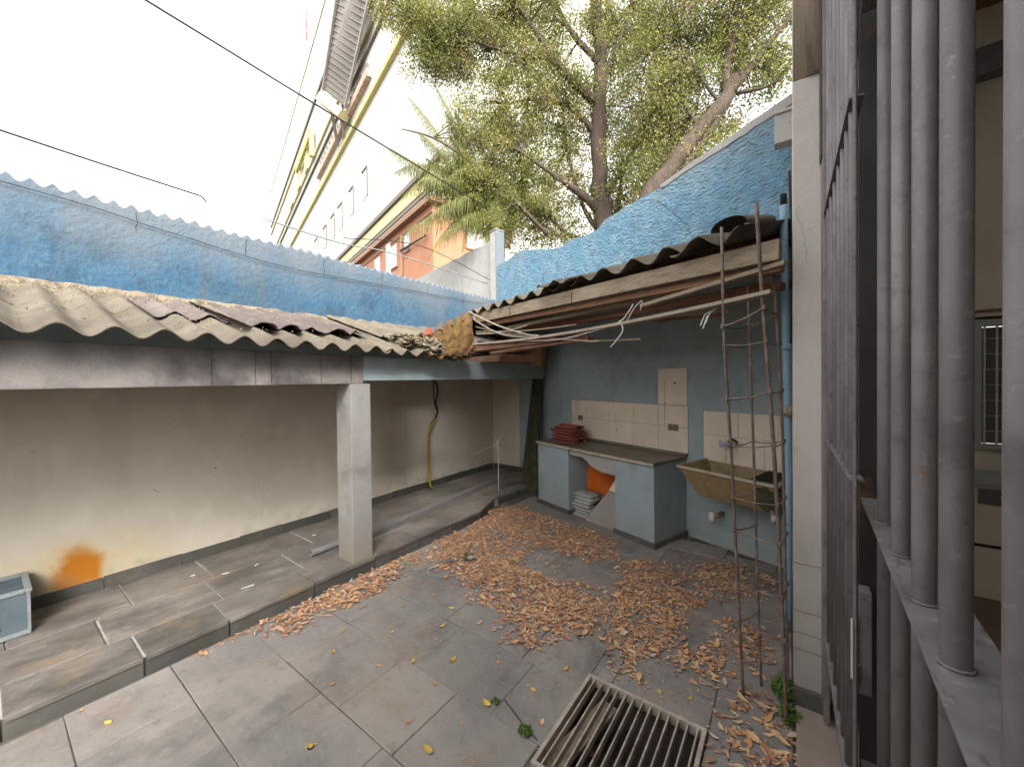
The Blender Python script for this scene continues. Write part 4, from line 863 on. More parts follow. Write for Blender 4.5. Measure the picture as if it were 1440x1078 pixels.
rail(1.476, 2.455, 1.50, -.014, .020, .006, 'flat_rail', 'gate_dust', g2, FX)
rail(1.476, 2.455, 2.60, -.014, .020, .006, 'flat_rail', 'gate_dust', g2, FX)
rail(1.476, 2.455, .52, -.014, .020, .03, 'flat_rail', 'gate_dust', g2, FX)
MB().box(.146, .1495, 1.452, 1.462, .93, 1.10).build('latch_plate', 'white_plastic', g2)
# strip of peeling sheet above far leaf
MB().box(.135, .1405, 2.47, 2.58, 2.9, 3.9).build('loose_strip', 'gate_dark', g2)

# ================================================================ HOUSE behind the gate
hz = thing('house', (1.8, 2.5, 0), 'cream walled house interior seen through the gate bars at the right edge', 'house')
MB().box(.305, 4.2, 5.0, 5.15, -.02, .80).build('back_wall_low', 'cream_plain', hz)
MB().box(.305, 1.31, 5.0, 5.15, .80, 4.88).build('back_wall', 'cream_plain', hz)
MB().box(2.3, 4.2, 5.0, 5.15, .80, 4.88).build('back_wall', 'cream_plain', hz)
MB().box(1.31, 2.3, 5.0, 5.15, 2.24, 4.88).build('back_wall', 'cream_plain', hz)
MB().box(1.31, 2.3, 5.0, 5.15, .80, 1.18).build('back_wall', 'cream_plain', hz)
MB().box(4.2, 4.35, -1.6, 5.15, -.02, 4.88).build('side_wall', 'cream_plain', hz)
MB().box(.30, 4.35, -1.6, 5.3, 4.885, 4.95).build('ceiling', 'wood_brown', hz)
MB().box(.14, 4.6, -1.7, 5.3, 4.952, 5.03).build('roof', 'fibre_cement_old', hz)  # unseen near end, like the ceiling's, extended behind the camera for even shade
MB().box(.31, 4.19, 4.86, 4.998, 4.27, 4.49).build('ceiling_beam', 'gate_paint', hz)
MB().box(.76, 4.2, -1.6, 5.0, -.029, .03).build('floor', 'red_floor', hz)
MB().box(.30, 4.19, -1.7, -1.58, -.02, 4.88).build('light_block_wall', 'cream_plain', hz)  # unseen wall, added to block light from the interior and the gate's inner side
MB().box(.31, 4.19, 4.96, 4.998, 2.33, 2.345).build('rail_trim', 'wood_brown', hz)
MB().box(.31, 4.19, 4.97, 4.998, 2.27, 2.285).build('rail_trim', 'dark', hz)
wn = MB(); 
for (a, b, c, e) in ((1.29, 2.32, 2.20, 2.25), (1.29, 2.32, 1.17, 1.21), (1.29, 1.325, 1.21, 2.20), (2.28, 2.32, 1.21, 2.20)): wn.box(a, b, 4.93, 4.999, c, e)
wf = wn.build('window', 'appliance', hz)
wf['_w'] = tuple(hz.location)
q = MB().box(1.325, 2.28, 5.06, 5.066, 1.21, 2.20); sub(q, 'pane', 'pane_dark', wf)
for i in range(14): sub(MB().tube([(1.35+i*.068, 4.97, 1.21), (1.35+i*.068, 4.97, 2.20)], .007, 6), 'grille_bar', 'white_plastic', wf)
for j in range(7):
    q = MB().tube([(1.325, 4.98, 1.32+j*.13), (2.28, 4.98, 1.32+j*.13)], .004, 6); sub(q, 'grille_bar', 'appliance', wf)
    for i in range(13): pass
cb = thing('cabinet', (1.7, 4.7, 0), 'pale grey cabinet with a dark drawer below the interior window', 'cabinet')
MB().box(1.18, 2.2, 4.62, 4.92, .031, .93).build('cabinet_body', 'cream_plain', cb, bevel=.008)
MB().box(1.16, 2.22, 4.57, 4.93, .931, 1.0).build('cabinet_top', 'appliance', cb, bevel=.006)
MB().box(1.22, 1.43, 4.60, 4.619, .78, .90).build('drawer', 'appliance_dark', cb, bevel=.004)
MB().tube([(1.33, 4.59, .85), (1.36, 4.575, .84), (1.39, 4.59, .83)], .008, 6).build('drawer_handle', 'appliance', cb)
MB().box(1.20, 2.18, 4.61, 4.619, .44, .46).build('door_gap', 'dark', cb)

# rear boundary wall (behind the camera)
q = MB().box(-4.76, .30, -3.25, -3.1, -.05, 3.0); tag(q.build('rear_wall', 'cream_plain'), 'plain cream boundary wall at the near end of the yard', 'wall')

# ================================================================ DRAIN GRATE
gr = thing('drain_grate', (-.655, 1.81, 0), 'rusty square iron drain grate with a frame and parallel bars', 'drain grate')
gx0, gx1, gy0, gy1 = -.978, -.335, 1.475, 2.13
q = MB(); fw = .02
q.box(gx0, gx1, gy0, gy0+fw, -.03, .022).box(gx0, gx1, gy1-fw, gy1, -.03, .022).box(gx0, gx0+fw, gy0+fw, gy1-fw, -.03, .0215).box(gx1-fw, gx1, gy0+fw, gy1-fw, -.03, .0215)
q.build('frame', 'grate_iron', gr, bevel=.002)
nb = 13
for k in range(nb):
    x_ = gx0+fw+(gx1-gx0-2*fw)*(k+.6)/nb+random.uniform(-.002, .002)
    MB().box(x_-.004, x_+.004, gy0+fw-.002, gy1-fw+.002, -.018, .0195).build('bar', 'grate_iron', gr)
q = MB().beam((-.93, 1.55, -.06), (-.82, 2.06, -.05), .10, .02); tag(q.build('old_board', 'wood_grey'), 'grey weathered board lying under the left bars of the drain grate', 'board')
q = MB().beam((-.88, 1.50, -.07), (-.66, 1.58, -.05), .11, .015); tag(q.build('old_board', 'wood_grey'), 'short weathered board under the front bars of the drain grate', 'board')
q = MB()
for i in range(160):
    x_, y_ = random.uniform(gx0+.02, gx1-.02), random.uniform(gy0+.02, gy1-.02); r_ = random.uniform(.01, .03); a = random.random()*6.3
    q.add([(x_+r_*math.cos(a+k*2.1), y_+r_*math.sin(a+k*2.1), -.40) for k in range(3)]+[(x_, y_, -.38)], [(0, 1, 3), (1, 2, 3), (2, 0, 3)])
stuff(q.build('pit_debris', 'dry_leaf_4', origin=(0, 0, -.4))); 
tag(bpy.data.objects['pit_debris'], 'dead leaves and dirt at the bottom of the drain pit', 'leaf litter')

# ================================================================ FALLEN LEAVES
POLY = dict(
 A=([(-3.03, 1.13), (-3.19, 1.48), (-3.19, 2.04), (-3.19, 2.75), (-3.05, 2.70), (-2.97, 2.27), (-2.92, 1.68), (-2.93, 1.35)],4200),
 B=([(-3.1, 2.79), (-3.19, 3.48), (-3.3, 4.26), (-3.04, 4.46), (-2.37, 4.18), (-1.91, 4.22), (-1.46, 3.94), (-1.41, 3.59), (-1.82, 3.5), (-2.15, 3.47), (-2.25, 3.1), (-1.84, 2.97), (-1.39, 3.06), (-1.14, 2.91), (-1.17, 2.57), (-1.23, 2.35), (-1.51, 2.24), (-1.83, 2.32), (-2.2, 2.5), (-2.75, 2.5)],6200),
 C=([(-1.3, 3.5), (-1.18, 3.75), (-.81, 3.84), (-.5, 4.22), (-.04, 4.06), (-.04, 3.67), (-.32, 3.6), (-.53, 3.5), (-.66, 3.2), (-.66, 2.92), (-.73, 2.45), (-.75, 2.23), (-.91, 2.32), (-1.04, 2.66), (-1.13, 3.04)],5600),
 D=([(-.63, 2.59), (-.42, 2.86), (-.22, 2.84), (-.1, 3.2), (-.35, 3.25), (-.23, 2.56), (-.4, 2.47), (-.57, 2.52)],2300),
 E=([(-.26, 2.45), (-.1, 2.62), (.02, 2.53), (.02, 1.97), (-.0, 1.6), (-.24, 1.6), (-.26, 1.97), (-.26, 2.18)], 1400))
def inside(x, y, P):
    c = False; j = len(P)-1
    for i in range(len(P)):
        if (P[i][1] > y) != (P[j][1] > y) and x < (P[j][0]-P[i][0])*(y-P[i][1])/(P[j][1]-P[i][1])+P[i][0]: c = not c
        j = i
    return c
def leafgeo(c, L, Wd, yaw, tilt, roll, curl):
    M = Matrix.Rotation(yaw, 3, 'Z') @ Matrix.Rotation(tilt, 3, 'Y') @ Matrix.Rotation(roll, 3, 'X')
    pts = []
    for t, w in ((0, 0), (.18, .55), (.45, 1), (.75, .72), (1, 0)):
        zc = curl*L*(t-.5)**2*4-.0; xx = (t-.5)*L
        if w == 0: pts.append(Vector((xx, 0, zc)))
        else: pts += [Vector((xx, Wd*w/2, zc+abs(curl)*Wd*.6*w)), Vector((xx, 0, zc)), Vector((xx, -Wd*w/2, zc+abs(curl)*Wd*.6*w))]
    v = [M @ p for p in pts]; mn = min(p.z for p in v)
    v = [(p.x+c[0], p.y+c[1], p.z-mn+c[2]) for p in v]
    f = [(0, 2, 1), (0, 3, 2), (1, 2, 5, 4), (2, 3, 6, 5), (4, 5, 8, 7), (5, 6, 9, 8), (7, 8, 10), (8, 9, 10)]
    return v, f
lit = MB(); cnt = 0
def addleaf(x, y, zmax, s=1.0):
    if X0-.0 < x < X1+.0 and Y0 < y < Y1: return
    if y > bwall_y(x)-.03: return
    z = .003+random.random()**2*zmax
    L = min(.034*math.exp(random.gauss(0, .36)), .075)*s*(1.15 if y < 2.5 else 1); W_ = L*random.uniform(.24, .46)
    v, f = leafgeo((x, y, z), L, W_, random.random()*6.283, random.gauss(0, .11), random.gauss(0, .16), random.gauss(.06, .10))
    lit.add(v, f, random.choices(range(6), (28, 20, 18, 9, 12, 13))[0])
for k, (P, dens) in POLY.items():
    xs = [p[0] for p in P]; yy = [p[1] for p in P]; area = 0
    n = int((max(xs)-min(xs)+.3)*(max(yy)-min(yy)+.3)*dens)
    for i in range(n):
        x = random.uniform(min(xs)-.15, max(xs)+.15); y = random.uniform(min(yy)-.15, max(yy)+.15)
        jx, jy = x+.16*nz(x, y, 1, 4)+.08*nz(x, y, 5, 13)+random.gauss(0, .05), y+.16*nz(x, y, 9, 4)+.08*nz(x, y, 3, 13)+random.gauss(0, .05)
        if not inside(jx, jy, P): continue
        dn = .72+.8*nz(x, y, 2, 3.2)+.7*nz(x, y, 7, 9)+.5*nz(x, y, 5, 22)
        if k in 'DE': dn += .45
        if random.random() > dn: continue
        if x < -3.2 and y < 3.8: continue
        addleaf(x, y, .013, 1.2 if k == 'E' else (1.1 if k == 'D' else 1))
for i in range(1500):     # thin scatter between the drifts
    x = random.uniform(-3.1, 0); y = random.uniform(1.9, 4.6)
    if nz(x, y, 3, 1.5)+.2 < random.random()*.6: continue
    addleaf(x, y, .006, random.uniform(.5, .9))
for i in range(4200):     # crumbs and small bits
    x = random.gauss(-1.45, .75); y = random.gauss(3.05, .65); (addleaf(x, y, .003, random.uniform(.12, .38)) if -3.1 < x < 0 and nz(x, y, 8, 2.5) > -.25 else 0)
for i in range(300):
    x = -3.19+abs(random.gauss(0, .035)); y = random.uniform(.75, 2.6); addleaf(x, y, .01, random.uniform(.3, .8))
for i in range(260):     # stalks mixed into the litter
    x = random.gauss(-1.3, .8); y = random.gauss(3.1, .6)
    if not (-3.1 < x < 0) or y > bwall_y(x)-.05 or (X0-.03 < x < X1+.03 and Y0-.1 < y < Y1+.03): continue
    a = random.random()*6.3; L = random.uniform(.02, .10); k_ = random.uniform(-.3, .3)
    lit.tube([(x, y, .006), (x+L*.5*math.cos(a), y+L*.5*math.sin(a), .012), (x+L*math.cos(a+k_), y+L*math.sin(a+k_), .006)], .0013, 4, mi=4)
lo = stuff(lit.build('leaf_litter', ['dry_leaf_%d' % i for i in range(6)], origin=(0, 0, 0)))
tag(lo, 'drifts of orange brown dry leaves covering the far half of the yard', 'leaf litter')
# fine grit between the leaves
q = MB()
for i in range(5200):
    x = random.gauss(-1.35, .55); y = random.gauss(3.15, .55)
    if nz(x, y, 11, 2.5) < -.12 or y > bwall_y(x)-.03 or x > 0: continue
    if X0 < x < X1 and Y0 < y < Y1: continue
    r_ = random.uniform(.0015, .0045); a = random.random()*6.3
    q.add([(x+r_*math.cos(a+k*2.1), y+r_*math.sin(a+k*2.1), .002) for k in range(3)]+[(x, y, .003+r_)], [(0, 1, 3), (1, 2, 3), (2, 0, 3)])
tag(stuff(q.build('loose_grit', 'mortar_pale', origin=(0, 0, 0))), 'fine grey grit lying between the leaf drifts', 'grit')
# single leaves on the bare paving
protos = []
for k in range(6):
    v, f = leafgeo((0, 0, .0), random.uniform(.05, .075), random.uniform(.02, .032), 0, random.gauss(0, .12), random.gauss(0, .2), random.uniform(.05, .3))
    me = bpy.data.meshes.new('fallen_leaf'); me.from_pydata(v, [], f); me.materials.append(MATS['yellow_leaf' if k % 2 else 'dry_leaf_%d' % (k % 3)]); protos.append(me)
spots = [(-3.16, .302), (-2.93, .377), (-2.668, 1.076), (-1.911, .93), (-1.357, 1.621), (-1.62, 1.3), (-1.75, 1.75), (-2.1, 1.45), (-2.3, 1.7), (-2.05, 1.95), (-1.85, 2.15), (-2.5, 1.95), (-2.6, 1.5), (-2.75, 1.75),
         (-1.5, 1.9), (-1.42, 1.25), (-1.2, 1.85), (-1.12, 2.1), (-2.4, 2.2), (-2.15, 2.15), (-1.95, 1.6), (-2.2, 1.2), (-1.75, 2.35), (-2.85, 2.0), (-1.35, 2.15), (-1.05, 1.7), (-2.45, 1.35), (-1.6, 2.05), (-.6, 2.25), (-.45, 2.3), (-.3, 1.5), (-1.7, 1.55), (-2.0, 2.4), (-2.35, 2.5)]
for (x, y) in spots:
    o = bpy.data.objects.new('fallen_leaf', random.choice(protos)); COL.objects.link(o); o.location = (x, y, .003); o.rotation_euler = (0, 0, random.random()*6.28); o.scale = [random.uniform(.6, 1.1)]*3
    tag(o, 'single dry leaf lying apart from the drifts on the bare slate paving', 'leaf', 'single fallen leaves on the bare paving')
tw = thing('leafy_twig', (-2.6, 2.75, .0), 'small dead twig with dull green leaves at the edge of the leaf drift', 'twig')
for k in range(7):
    a = random.uniform(-.6, 1.2); v, f = leafgeo((-2.66+.13*random.random(), 2.70+.14*random.random(), .01+.02*random.random()), .09, .04, random.random()*6.3, random.gauss(0, .4), random.gauss(0, .5), .2)
    MB().add(v, f).build('leaf', 'leaf_0' if k % 2 else 'white_plaster', tw)
wire([(-2.72, 2.62, .01), (-2.62, 2.74, .03), (-2.5, 2.86, .02)], .004, 'stem', 'bark', tw)
def weed(x, y, n, h, r_, label):
    w = thing('weed', (x, y, 0), label, 'weed'); q = MB()
    for i in range(n):
        a = random.random()*6.28; d = random.random()**.6*r_; hh = random.uniform(.15, 1)*h*(1-.5*d/r_)
        v, f = leafgeo((x+d*math.cos(a), y+d*math.sin(a), hh), random.uniform(.012, .026), random.uniform(.008, .016), random.random()*6.3, random.gauss(0, .5), random.gauss(0, .5), .2); q.add(v, f)
    stuff(q.build('foliage', 'weed', w))
    for i in range(6): a = random.random()*6.28; wire([(x, y, 0), (x+.4*r_*math.cos(a), y+.4*r_*math.sin(a), h*.5), (x+.8*r_*math.cos(a), y+.8*r_*math.sin(a), h*.8)], .0015, 'stem', 'weed', w, 4)
weed(-.02, 2.60, 260, .16, .06, 'tuft of bright green weeds at the foot of the blue pipe')
weed(.0, 2.45, 160, .07, .06, 'low green weeds beside the column base among leaves')
weed(-1.09, 1.60, 60, .025, .035, 'tiny green weed in the paving joint left of the grate')
weed(-1.33, 1.66, 22, .02, .025, 'sparse small weed at the crossing of two paving joints')
wire([(-1.30, 1.70, .004), (-1.2, 1.66, .006), (-1.12, 1.63, .004), (-1.02, 1.60, .004)], .003, 'twig', 'bark', None).name = 'fallen_twig'
tag(bpy.data.objects['fallen_twig'], 'thin dark twig lying along the paving joint left of the grate', 'twig')
q = MB(); ring = [(-1.911+.014*math.cos(t), .93+.014*math.sin(t), .005) for t in np.linspace(0, 6.28, 16)]; q.tube(ring, .004, 5)
tag(q.build('black_ring', 'cable_black'), 'tiny black rubber ring lying on the near paving', 'ring')

# ================================================================ CABLES
tag(wire([(-5.2, -3, 5.75), (-5.2, 1.03, 5.618), (-5.2, 2.95, 5.545), (-5.2, 5.43, 5.48), (-5.25, 7.6, 5.5)], .012, 'overhead_cable', 'cable_black'), 'thick black overhead cable crossing the sky towards the palm', 'cable')
tag(wire([(-5.2, -3, 4.0), (-5.2, .14, 3.867), (-5.2, 1.30, 3.835), (-5.2, 1.45, 3.83), (-5.2, 1.50, 3.78)], .0095, 'overhead_cable', 'cable_black'), 'thin overhead wire with a loose hooked end above the blue wall', 'cable')
tag(wire([(-4.575, -3, 3.32), (-4.575, .11, 3.255), (-4.575, 1.0, 3.175), (-4.575, 1.99, 3.085), (-4.575, 3.2, 3.12), (-4.575, 5.5, 3.2)], .0035, 'wall_wire', 'cable_black'), 'thin dark wire strung along the face of the blue boundary wall', 'cable')
tag(wire([(-4.85, 1.88, 3.66), (-4.85, 2.86, 3.64), (-4.85, 3.76, 3.72), (-4.85, 5.95, 3.70)], .009, 'service_cable', 'cable_grey'), 'grey service cable sagging just above the blue wall towards the post', 'cable')
tag(wire([(-4.85, 2.9, 3.72), (-4.85, 4.3, 3.98), (-4.83, 6.0, 3.78)], .006, 'service_cable', 'cable_black'), 'thin black service cable above the grey one in front of the orange house', 'cable')

# ================================================================ BUILDINGS BEHIND
tb = thing('apartment_tower', FC(60, 17, 0), 'very tall pale cream apartment block with yellow ledges towering beyond the blue wall', 'building')
D0 = 14.0
MB().box(22, 140, D0, D0+14, 0, 60, fr=FC).build('facade_wall', 'tower_wall', tb)
def ledge(u0, u1, z, h, dep, mt, name='ledge'): return MB().box(u0, u1, D0-dep, D0-.002, z-h/2, z+h/2, fr=FC).build(name, mt, tb)
ledge(22, 140, 60.0, .3, .12, 'tower_cream', 'cornice'); ledge(60, 140, 49.4, .45, .25, 'tower_line'); ledge(76, 140, 47.2, .5, .3, 'tower_cream')
ledge(22, 140, 33.0, .5, .4, 'tower_trim'); ledge(22, 140, 38.6, .25, .3, 'tower_line'); ledge(22, 140, 40.6, .4, .3, 'tower_cream'); ledge(22, 60, 43.0, .35, .3, 'tower_trim')
ledge(43, 70, 35.6, .9, .55, 'tower_pink', 'dentil_course')
for k in range(16): MB().box(44+k*1.6, 44.35+k*1.6, D0-.3, D0-.002, 36.9, 37.3, fr=FC).build('dentil', 'tower_line', tb)
def awin(u0, u1, z0, z1):
    o = MB().box(u0, u1, D0-.06, D0-.002, z0, z1, fr=FC); f = o.build('window', 'tower_wall', tb); f['_w'] = tuple(tb.location)
    sub(MB().box(u0+.25, u1-.25, D0-.075, D0-.061, z0+.15, z1-.15, fr=FC), 'pane', 'pane', f)
    q = MB().box(u0-.1, u0+.08, D0-.16, D0-.061, z0, z1, fr=FC).box(u0, u1, D0-.18, D0-.061, z1, z1+.12, fr=FC); sub(q, 'frame', 'tower_line', f)
for u0, u1 in ((44.8, 46.8), (50.4, 52.4), (55.9, 58.4), (60.2, 62.6), (65.4, 67.9), (72, 75), (80, 84)): awin(u0, u1, 23.0, 26.2)
for u0, u1 in ((78, 80.5), (86, 89), (95, 99)):
    MB().box(u0, u1, D0-.5, D0-.002, 40.5, 44.5, fr=FC).build('balcony', 'tower_cream', tb); 
# angular bay frame at the left
q = MB().box(73, 88, D0-.9, D0-.3, 43.8, 44.8, fr=FC).box(72.6, 73.6, D0-.9, D0-.3, 40.2, 44.8, fr=FC); q.build('bay_frame', 'tower_trim', tb)
# sloping ribbed metal awning high on the facade
aw = MB(); a0, a1 = Vector(FC(52.5, 11, 38.2)), Vector(FC(50.2, 13, 35.6)); b0, b1 = Vector(FC(36, 11, 50.5)), Vector(FC(31, 13, 46.8))
aw.hexa([tuple(a0), tuple(a1), tuple(b1), tuple(b0)], [tuple(p+Vector((0, 0, .35))) for p in (a0, a1, b1, b0)]); awn = aw.build('ribbed_awning', 'tower_grey', tb); awn['_w'] = tuple(tb.location)
q = MB()
for k in range(34):
    t = (k+.5)/34; q.beam(a0.lerp(b0, t)-Vector((0, 0, .06)), a1.lerp(b1, t)-Vector((0, 0, .06)), .10, .10)
sub(q, 'ribs', 'tower_line', awn)
q = MB().beam(a0-Vector((0, 0, .1)), b0-Vector((0, 0, .1)), .25, .5).beam(a1-Vector((0, 0, .1)), b1-Vector((0, 0, .1)), .25, .5); sub(q, 'edge_beam', 'tower_grey', awn)
q = MB().beam(a0+(a0-b0).normalized()*.8-Vector((0, 0, .4)), a1+(a0-b0).normalized()*.8-Vector((0, 0, .4)), 1.6, 1.0); sub(q, 'end_band', 'tower_cream', awn)
q = MB().beam(a0+(a1-a0)*.3-Vector((0, 0, .5)), FC(56, 13.5, 33.8), .35, .35).beam(a0+(a1-a0)*.8-Vector((0, 0, .5)), FC(53.5, 13.7, 33.6), .35, .35); sub(q, 'bracket', 'tower_grey', awn)
# lower cream building with dark cornice
lb = thing('cream_annex', FC(45, 14, 0), 'lower cream building with a dark cornice between the orange house and the tower', 'building')
MB().box(24, 80, 12.52, 13.98, 0, 17.2, fr=FC).build('wall', 'tower_wall', lb)
MB().box(23.5, 80, 12.2, 12.9, 17.0, 17.35, fr=FC).build('cornice', 'tower_line', lb)
MB().box(23.8, 80, 12.40, 12.515, 15.9, 16.9, fr=FC).build('cream_band', 'tower_cream', lb)
MB().box(23.8, 80, 12.42, 12.515, 15.5, 15.75, fr=FC).build('string_course', 'tower_line', lb)
# orange house
oh = thing('orange_house', FC(30, 14, 0), 'orange rendered house with a brown eave rising behind the boundary wall corner', 'house')
MB().box(22.44, 55, 11.0, 12.15, 0, 13.0, fr=FC).build('wall', 'orange_wall', oh)
MB().box(22.44, 23.7, 12.15, 30.0, 0, 13.0, fr=FC).build('wall', 'orange_wall', oh)
MB().box(22.0, 55, 10.6, 12.15, 13.002, 13.3, fr=FC).build('eave', 'orange_trim', oh)
MB().box(22.0, 23.7, 12.15, 30.0, 13.002, 13.3, fr=FC).build('eave', 'orange_trim', oh)
MB().box(22.4, 55, 10.93, 10.998, 12.45, 12.6, fr=FC).build('string_course', 'orange_trim', oh)
def owin(fr, a0, a1, z0, z1):
    f = MB().box(a0, a1, 0, .10, z0, z1, fr=fr).build('window', 'orange_trim', oh); f['_w'] = tuple(oh.location)
    sub(MB().box(a0+.08, a1-.08, .101, .115, z0+.08, z1-.08, fr=fr), 'pane', 'pane', f)
    sub(MB().box((a0+a1)/2-.03, (a0+a1)/2+.03, .116, .14, z0+.08, z1-.08, fr=fr), 'mullion', 'tower_wall', f)
fa = lambda a, b, c: FC(a, 11.0-b, c); fb = lambda a, b, c: FC(22.44-b, a, c)
owin(fa, 25.85, 26.92, 11.0, 12.3); owin(fa, 28.3, 29.7, 10.4, 12.2); owin(fa, 32.0, 33.5, 10.4, 12.2); owin(fb, 17.4, 19.0, 11.1, 12.4); owin(fb, 13.4, 15.0, 10.6, 12.2)
MB().box(29.75, 30.6, 10.86, 10.998, 8.5, 12.6, fr=FC).build('wall_panel', 'tower_wall', oh)
MB().tube([FC(27.3, 10.85, 8), FC(27.3, 10.85, 12.4)], .08, 8).build('drainpipe', 'orange_trim', oh)
MB().tube([FC(23.0, 10.8, 11.1), FC(27.4, 10.8, 11.3)], .07, 6).build('conduit', 'cable_black', oh)

# pieces of red cloth on the roof line at the far top
q = MB(); c = Vector(FC(73.5, 13, 62.2))
for k in range(3): q.add([tuple(c+Vector((0, 0, 3.6-k*1.9))), tuple(c+BD*.7+Vector((0, 0, 3.2-k*1.9))), tuple(c+BD*.5+Vector((0, 0, 1.9-k*1.9))), tuple(c+BD*.1+Vector((0, .1, 2.2-k*1.9)))], [(0, 1, 2, 3)])
q.tube([tuple(c+Vector((0, 0, -2.4))), tuple(c+Vector((0, 0, 4)))], .05, 5); tag(q.build('rooftop_flag', 'maroon'), 'small dark red flag on the roof edge of the tall tower', 'flag')

# ================================================================ TREES
T1B=[(-2.75,8.9,6.2,.8,16),(-3.6,8.6,5.6,.9,16),(-4.5,7.9,5.3,.9,20),(-2.6,8.9,7.8,.9,18),(-3.9,8.5,7.2,.9,18),(-4.9,7.4,7.2,.8,16),(-6.64,5.57,9.94,0.69,24),(-6.20,5.87,9.24,0.77,34),(-5.84,6.37,9.10,0.79,34),(-5.52,6.99,10.00,1.14,44),(-4.69,7.82,9.84,1.33,50),(-3.48,8.70,9.99,1.33,40),(-4.86,7.44,8.36,1.14,34),(-5.40,6.79,7.58,0.88,34),(-4.16,8.19,8.17,1.00,30),(-3.07,8.97,8.49,1.00,26),(-5.39,7.03,6.58,0.98,36),(-4.57,7.87,6.67,1.00,26),(-5.79,6.49,6.00,0.80,28),(-4.97,7.56,5.68,0.75,16),(-2.42,8.96,9.46,0.96,24),(-2.74,8.94,7.03,0.90,14),(-4.15,8.24,11.67,2.67,60),(-6.03,6.39,11.25,1.75,50),(-3.64,9.02,6.00,1.04,10),(-5.21,6.77,5.31,0.63,18),]
T2B=[(-1.5,7.3,5.5,.5,10),(-2.1,7.1,5.3,.5,12),(-1.0,7.5,5.9,.4,8),(-2.4,7.6,6.3,.6,14),(-1.9,7.6,6.9,.7,20),(-1.9,7.7,5.8,.5,10),(-.9,7.9,6.6,.5,10),(-1.6,7.8,8.4,.8,20),(-1.55,7.58,7.12,0.65,18),(-1.23,7.82,7.89,0.78,26),(-0.48,8.12,8.09,0.76,30),(-0.21,7.92,6.96,0.42,16),(-0.68,7.96,7.33,0.57,14),(-1.65,7.49,6.21,0.52,12),(-1.12,7.92,9.32,1.56,50),(-0.07,8.17,8.51,0.73,20),(-2.30,7.54,7.84,0.69,16),]
T1L=[
  [(-3.27,8.16,4.74,0.220),(-3.32,8.14,5.44,0.205),(-3.39,8.09,6.39,0.173),(-3.40,8.17,7.84,0.158),(-3.39,8.26,8.99,0.143),(-3.52,8.31,10.36,0.129),(-3.50,8.60,12.54,0.082)],
  [(-3.32,8.14,5.44,0.126),(-3.65,7.66,5.82,0.077),(-4.16,7.17,6.24,0.046),(-4.72,6.65,6.72,0.024)],
  [(-3.39,8.12,7.88,0.142),(-3.69,7.78,8.13,0.093),(-4.08,7.38,8.67,0.077),(-4.45,7.13,9.37,0.046),(-4.83,6.87,9.99,0.031)],
  [(-3.42,8.09,7.18,0.079),(-4.02,7.91,7.95,0.056),(-4.73,7.53,8.20,0.033),(-5.45,7.13,8.11,0.020)],
  [(-3.35,8.15,8.28,0.094),(-3.10,8.59,9.39,0.064),(-2.90,9.00,10.55,0.049)],
  [(-3.29,8.16,5.76,0.079),(-2.97,8.64,6.65,0.048),(-2.64,9.14,7.58,0.033)],
  [(-3.39,8.13,8.75,0.079),(-4.11,8.12,9.91,0.058),(-4.56,7.94,11.00,0.042)],
  [(-3.27,8.16,4.81,0.079),(-3.76,8.07,5.70,0.048),(-4.07,7.99,6.88,0.033),(-4.24,8.00,7.93,0.021)],
  [(-3.27,8.16,4.81,0.079),(-4.02,7.87,5.05,0.048),(-4.60,7.59,5.75,0.033),(-5.18,7.30,6.30,0.021)],
  [(-3.31,8.26,4.77,0.080),(-3.14,8.63,5.73,0.049),(-3.11,8.80,6.93,0.033)],
  [(-4.08,7.38,8.67,0.046),(-5.08,6.67,8.92,0.031),(-6.08,5.96,9.39,0.018),(-6.83,5.43,9.71,0.012)],
  [(-4.26,7.32,4.95,0.047),(-5.02,6.55,5.95,0.030),(-5.93,5.78,6.81,0.021),(-6.60,5.30,7.09,0.012)],
]
T2L=[
  [(-1.98,6.62,4.58,0.148),(-1.59,6.91,5.36,0.140),(-1.19,7.21,6.01,0.129),(-0.85,7.46,6.49,0.113),(-0.73,7.55,6.85,0.086)],
  [(-2.05,6.75,3.9,0.094),(-1.80,6.83,4.72,0.082),(-1.40,7.08,5.40,0.074),(-1.12,7.28,5.86,0.066),(-0.86,7.47,6.40,0.055)],
  [(-0.85,7.46,6.45,0.070),(-0.83,7.48,7.09,0.064),(-0.70,7.58,7.69,0.055),(-0.61,7.79,8.76,0.039)],
  [(-0.78,7.50,6.60,0.070),(-0.45,7.63,7.01,0.055),(-0.11,7.76,7.45,0.047),(0.22,8.00,7.97,0.037)],
  [(-0.75,7.53,6.63,0.047),(-0.56,7.80,7.54,0.037),(-0.17,8.22,8.36,0.030)],
  [(-0.90,7.42,6.40,0.031),(-1.40,7.45,7.34,0.020),(-1.70,7.49,8.29,0.014)],
  [(-1.19,7.21,5.95,0.031),(-1.43,7.29,6.52,0.017),(-1.61,7.29,6.97,0.009)],
  [(-0.70,7.57,6.60,0.031),(-0.35,7.57,6.52,0.020),(-0.07,7.66,6.61,0.012)]
]

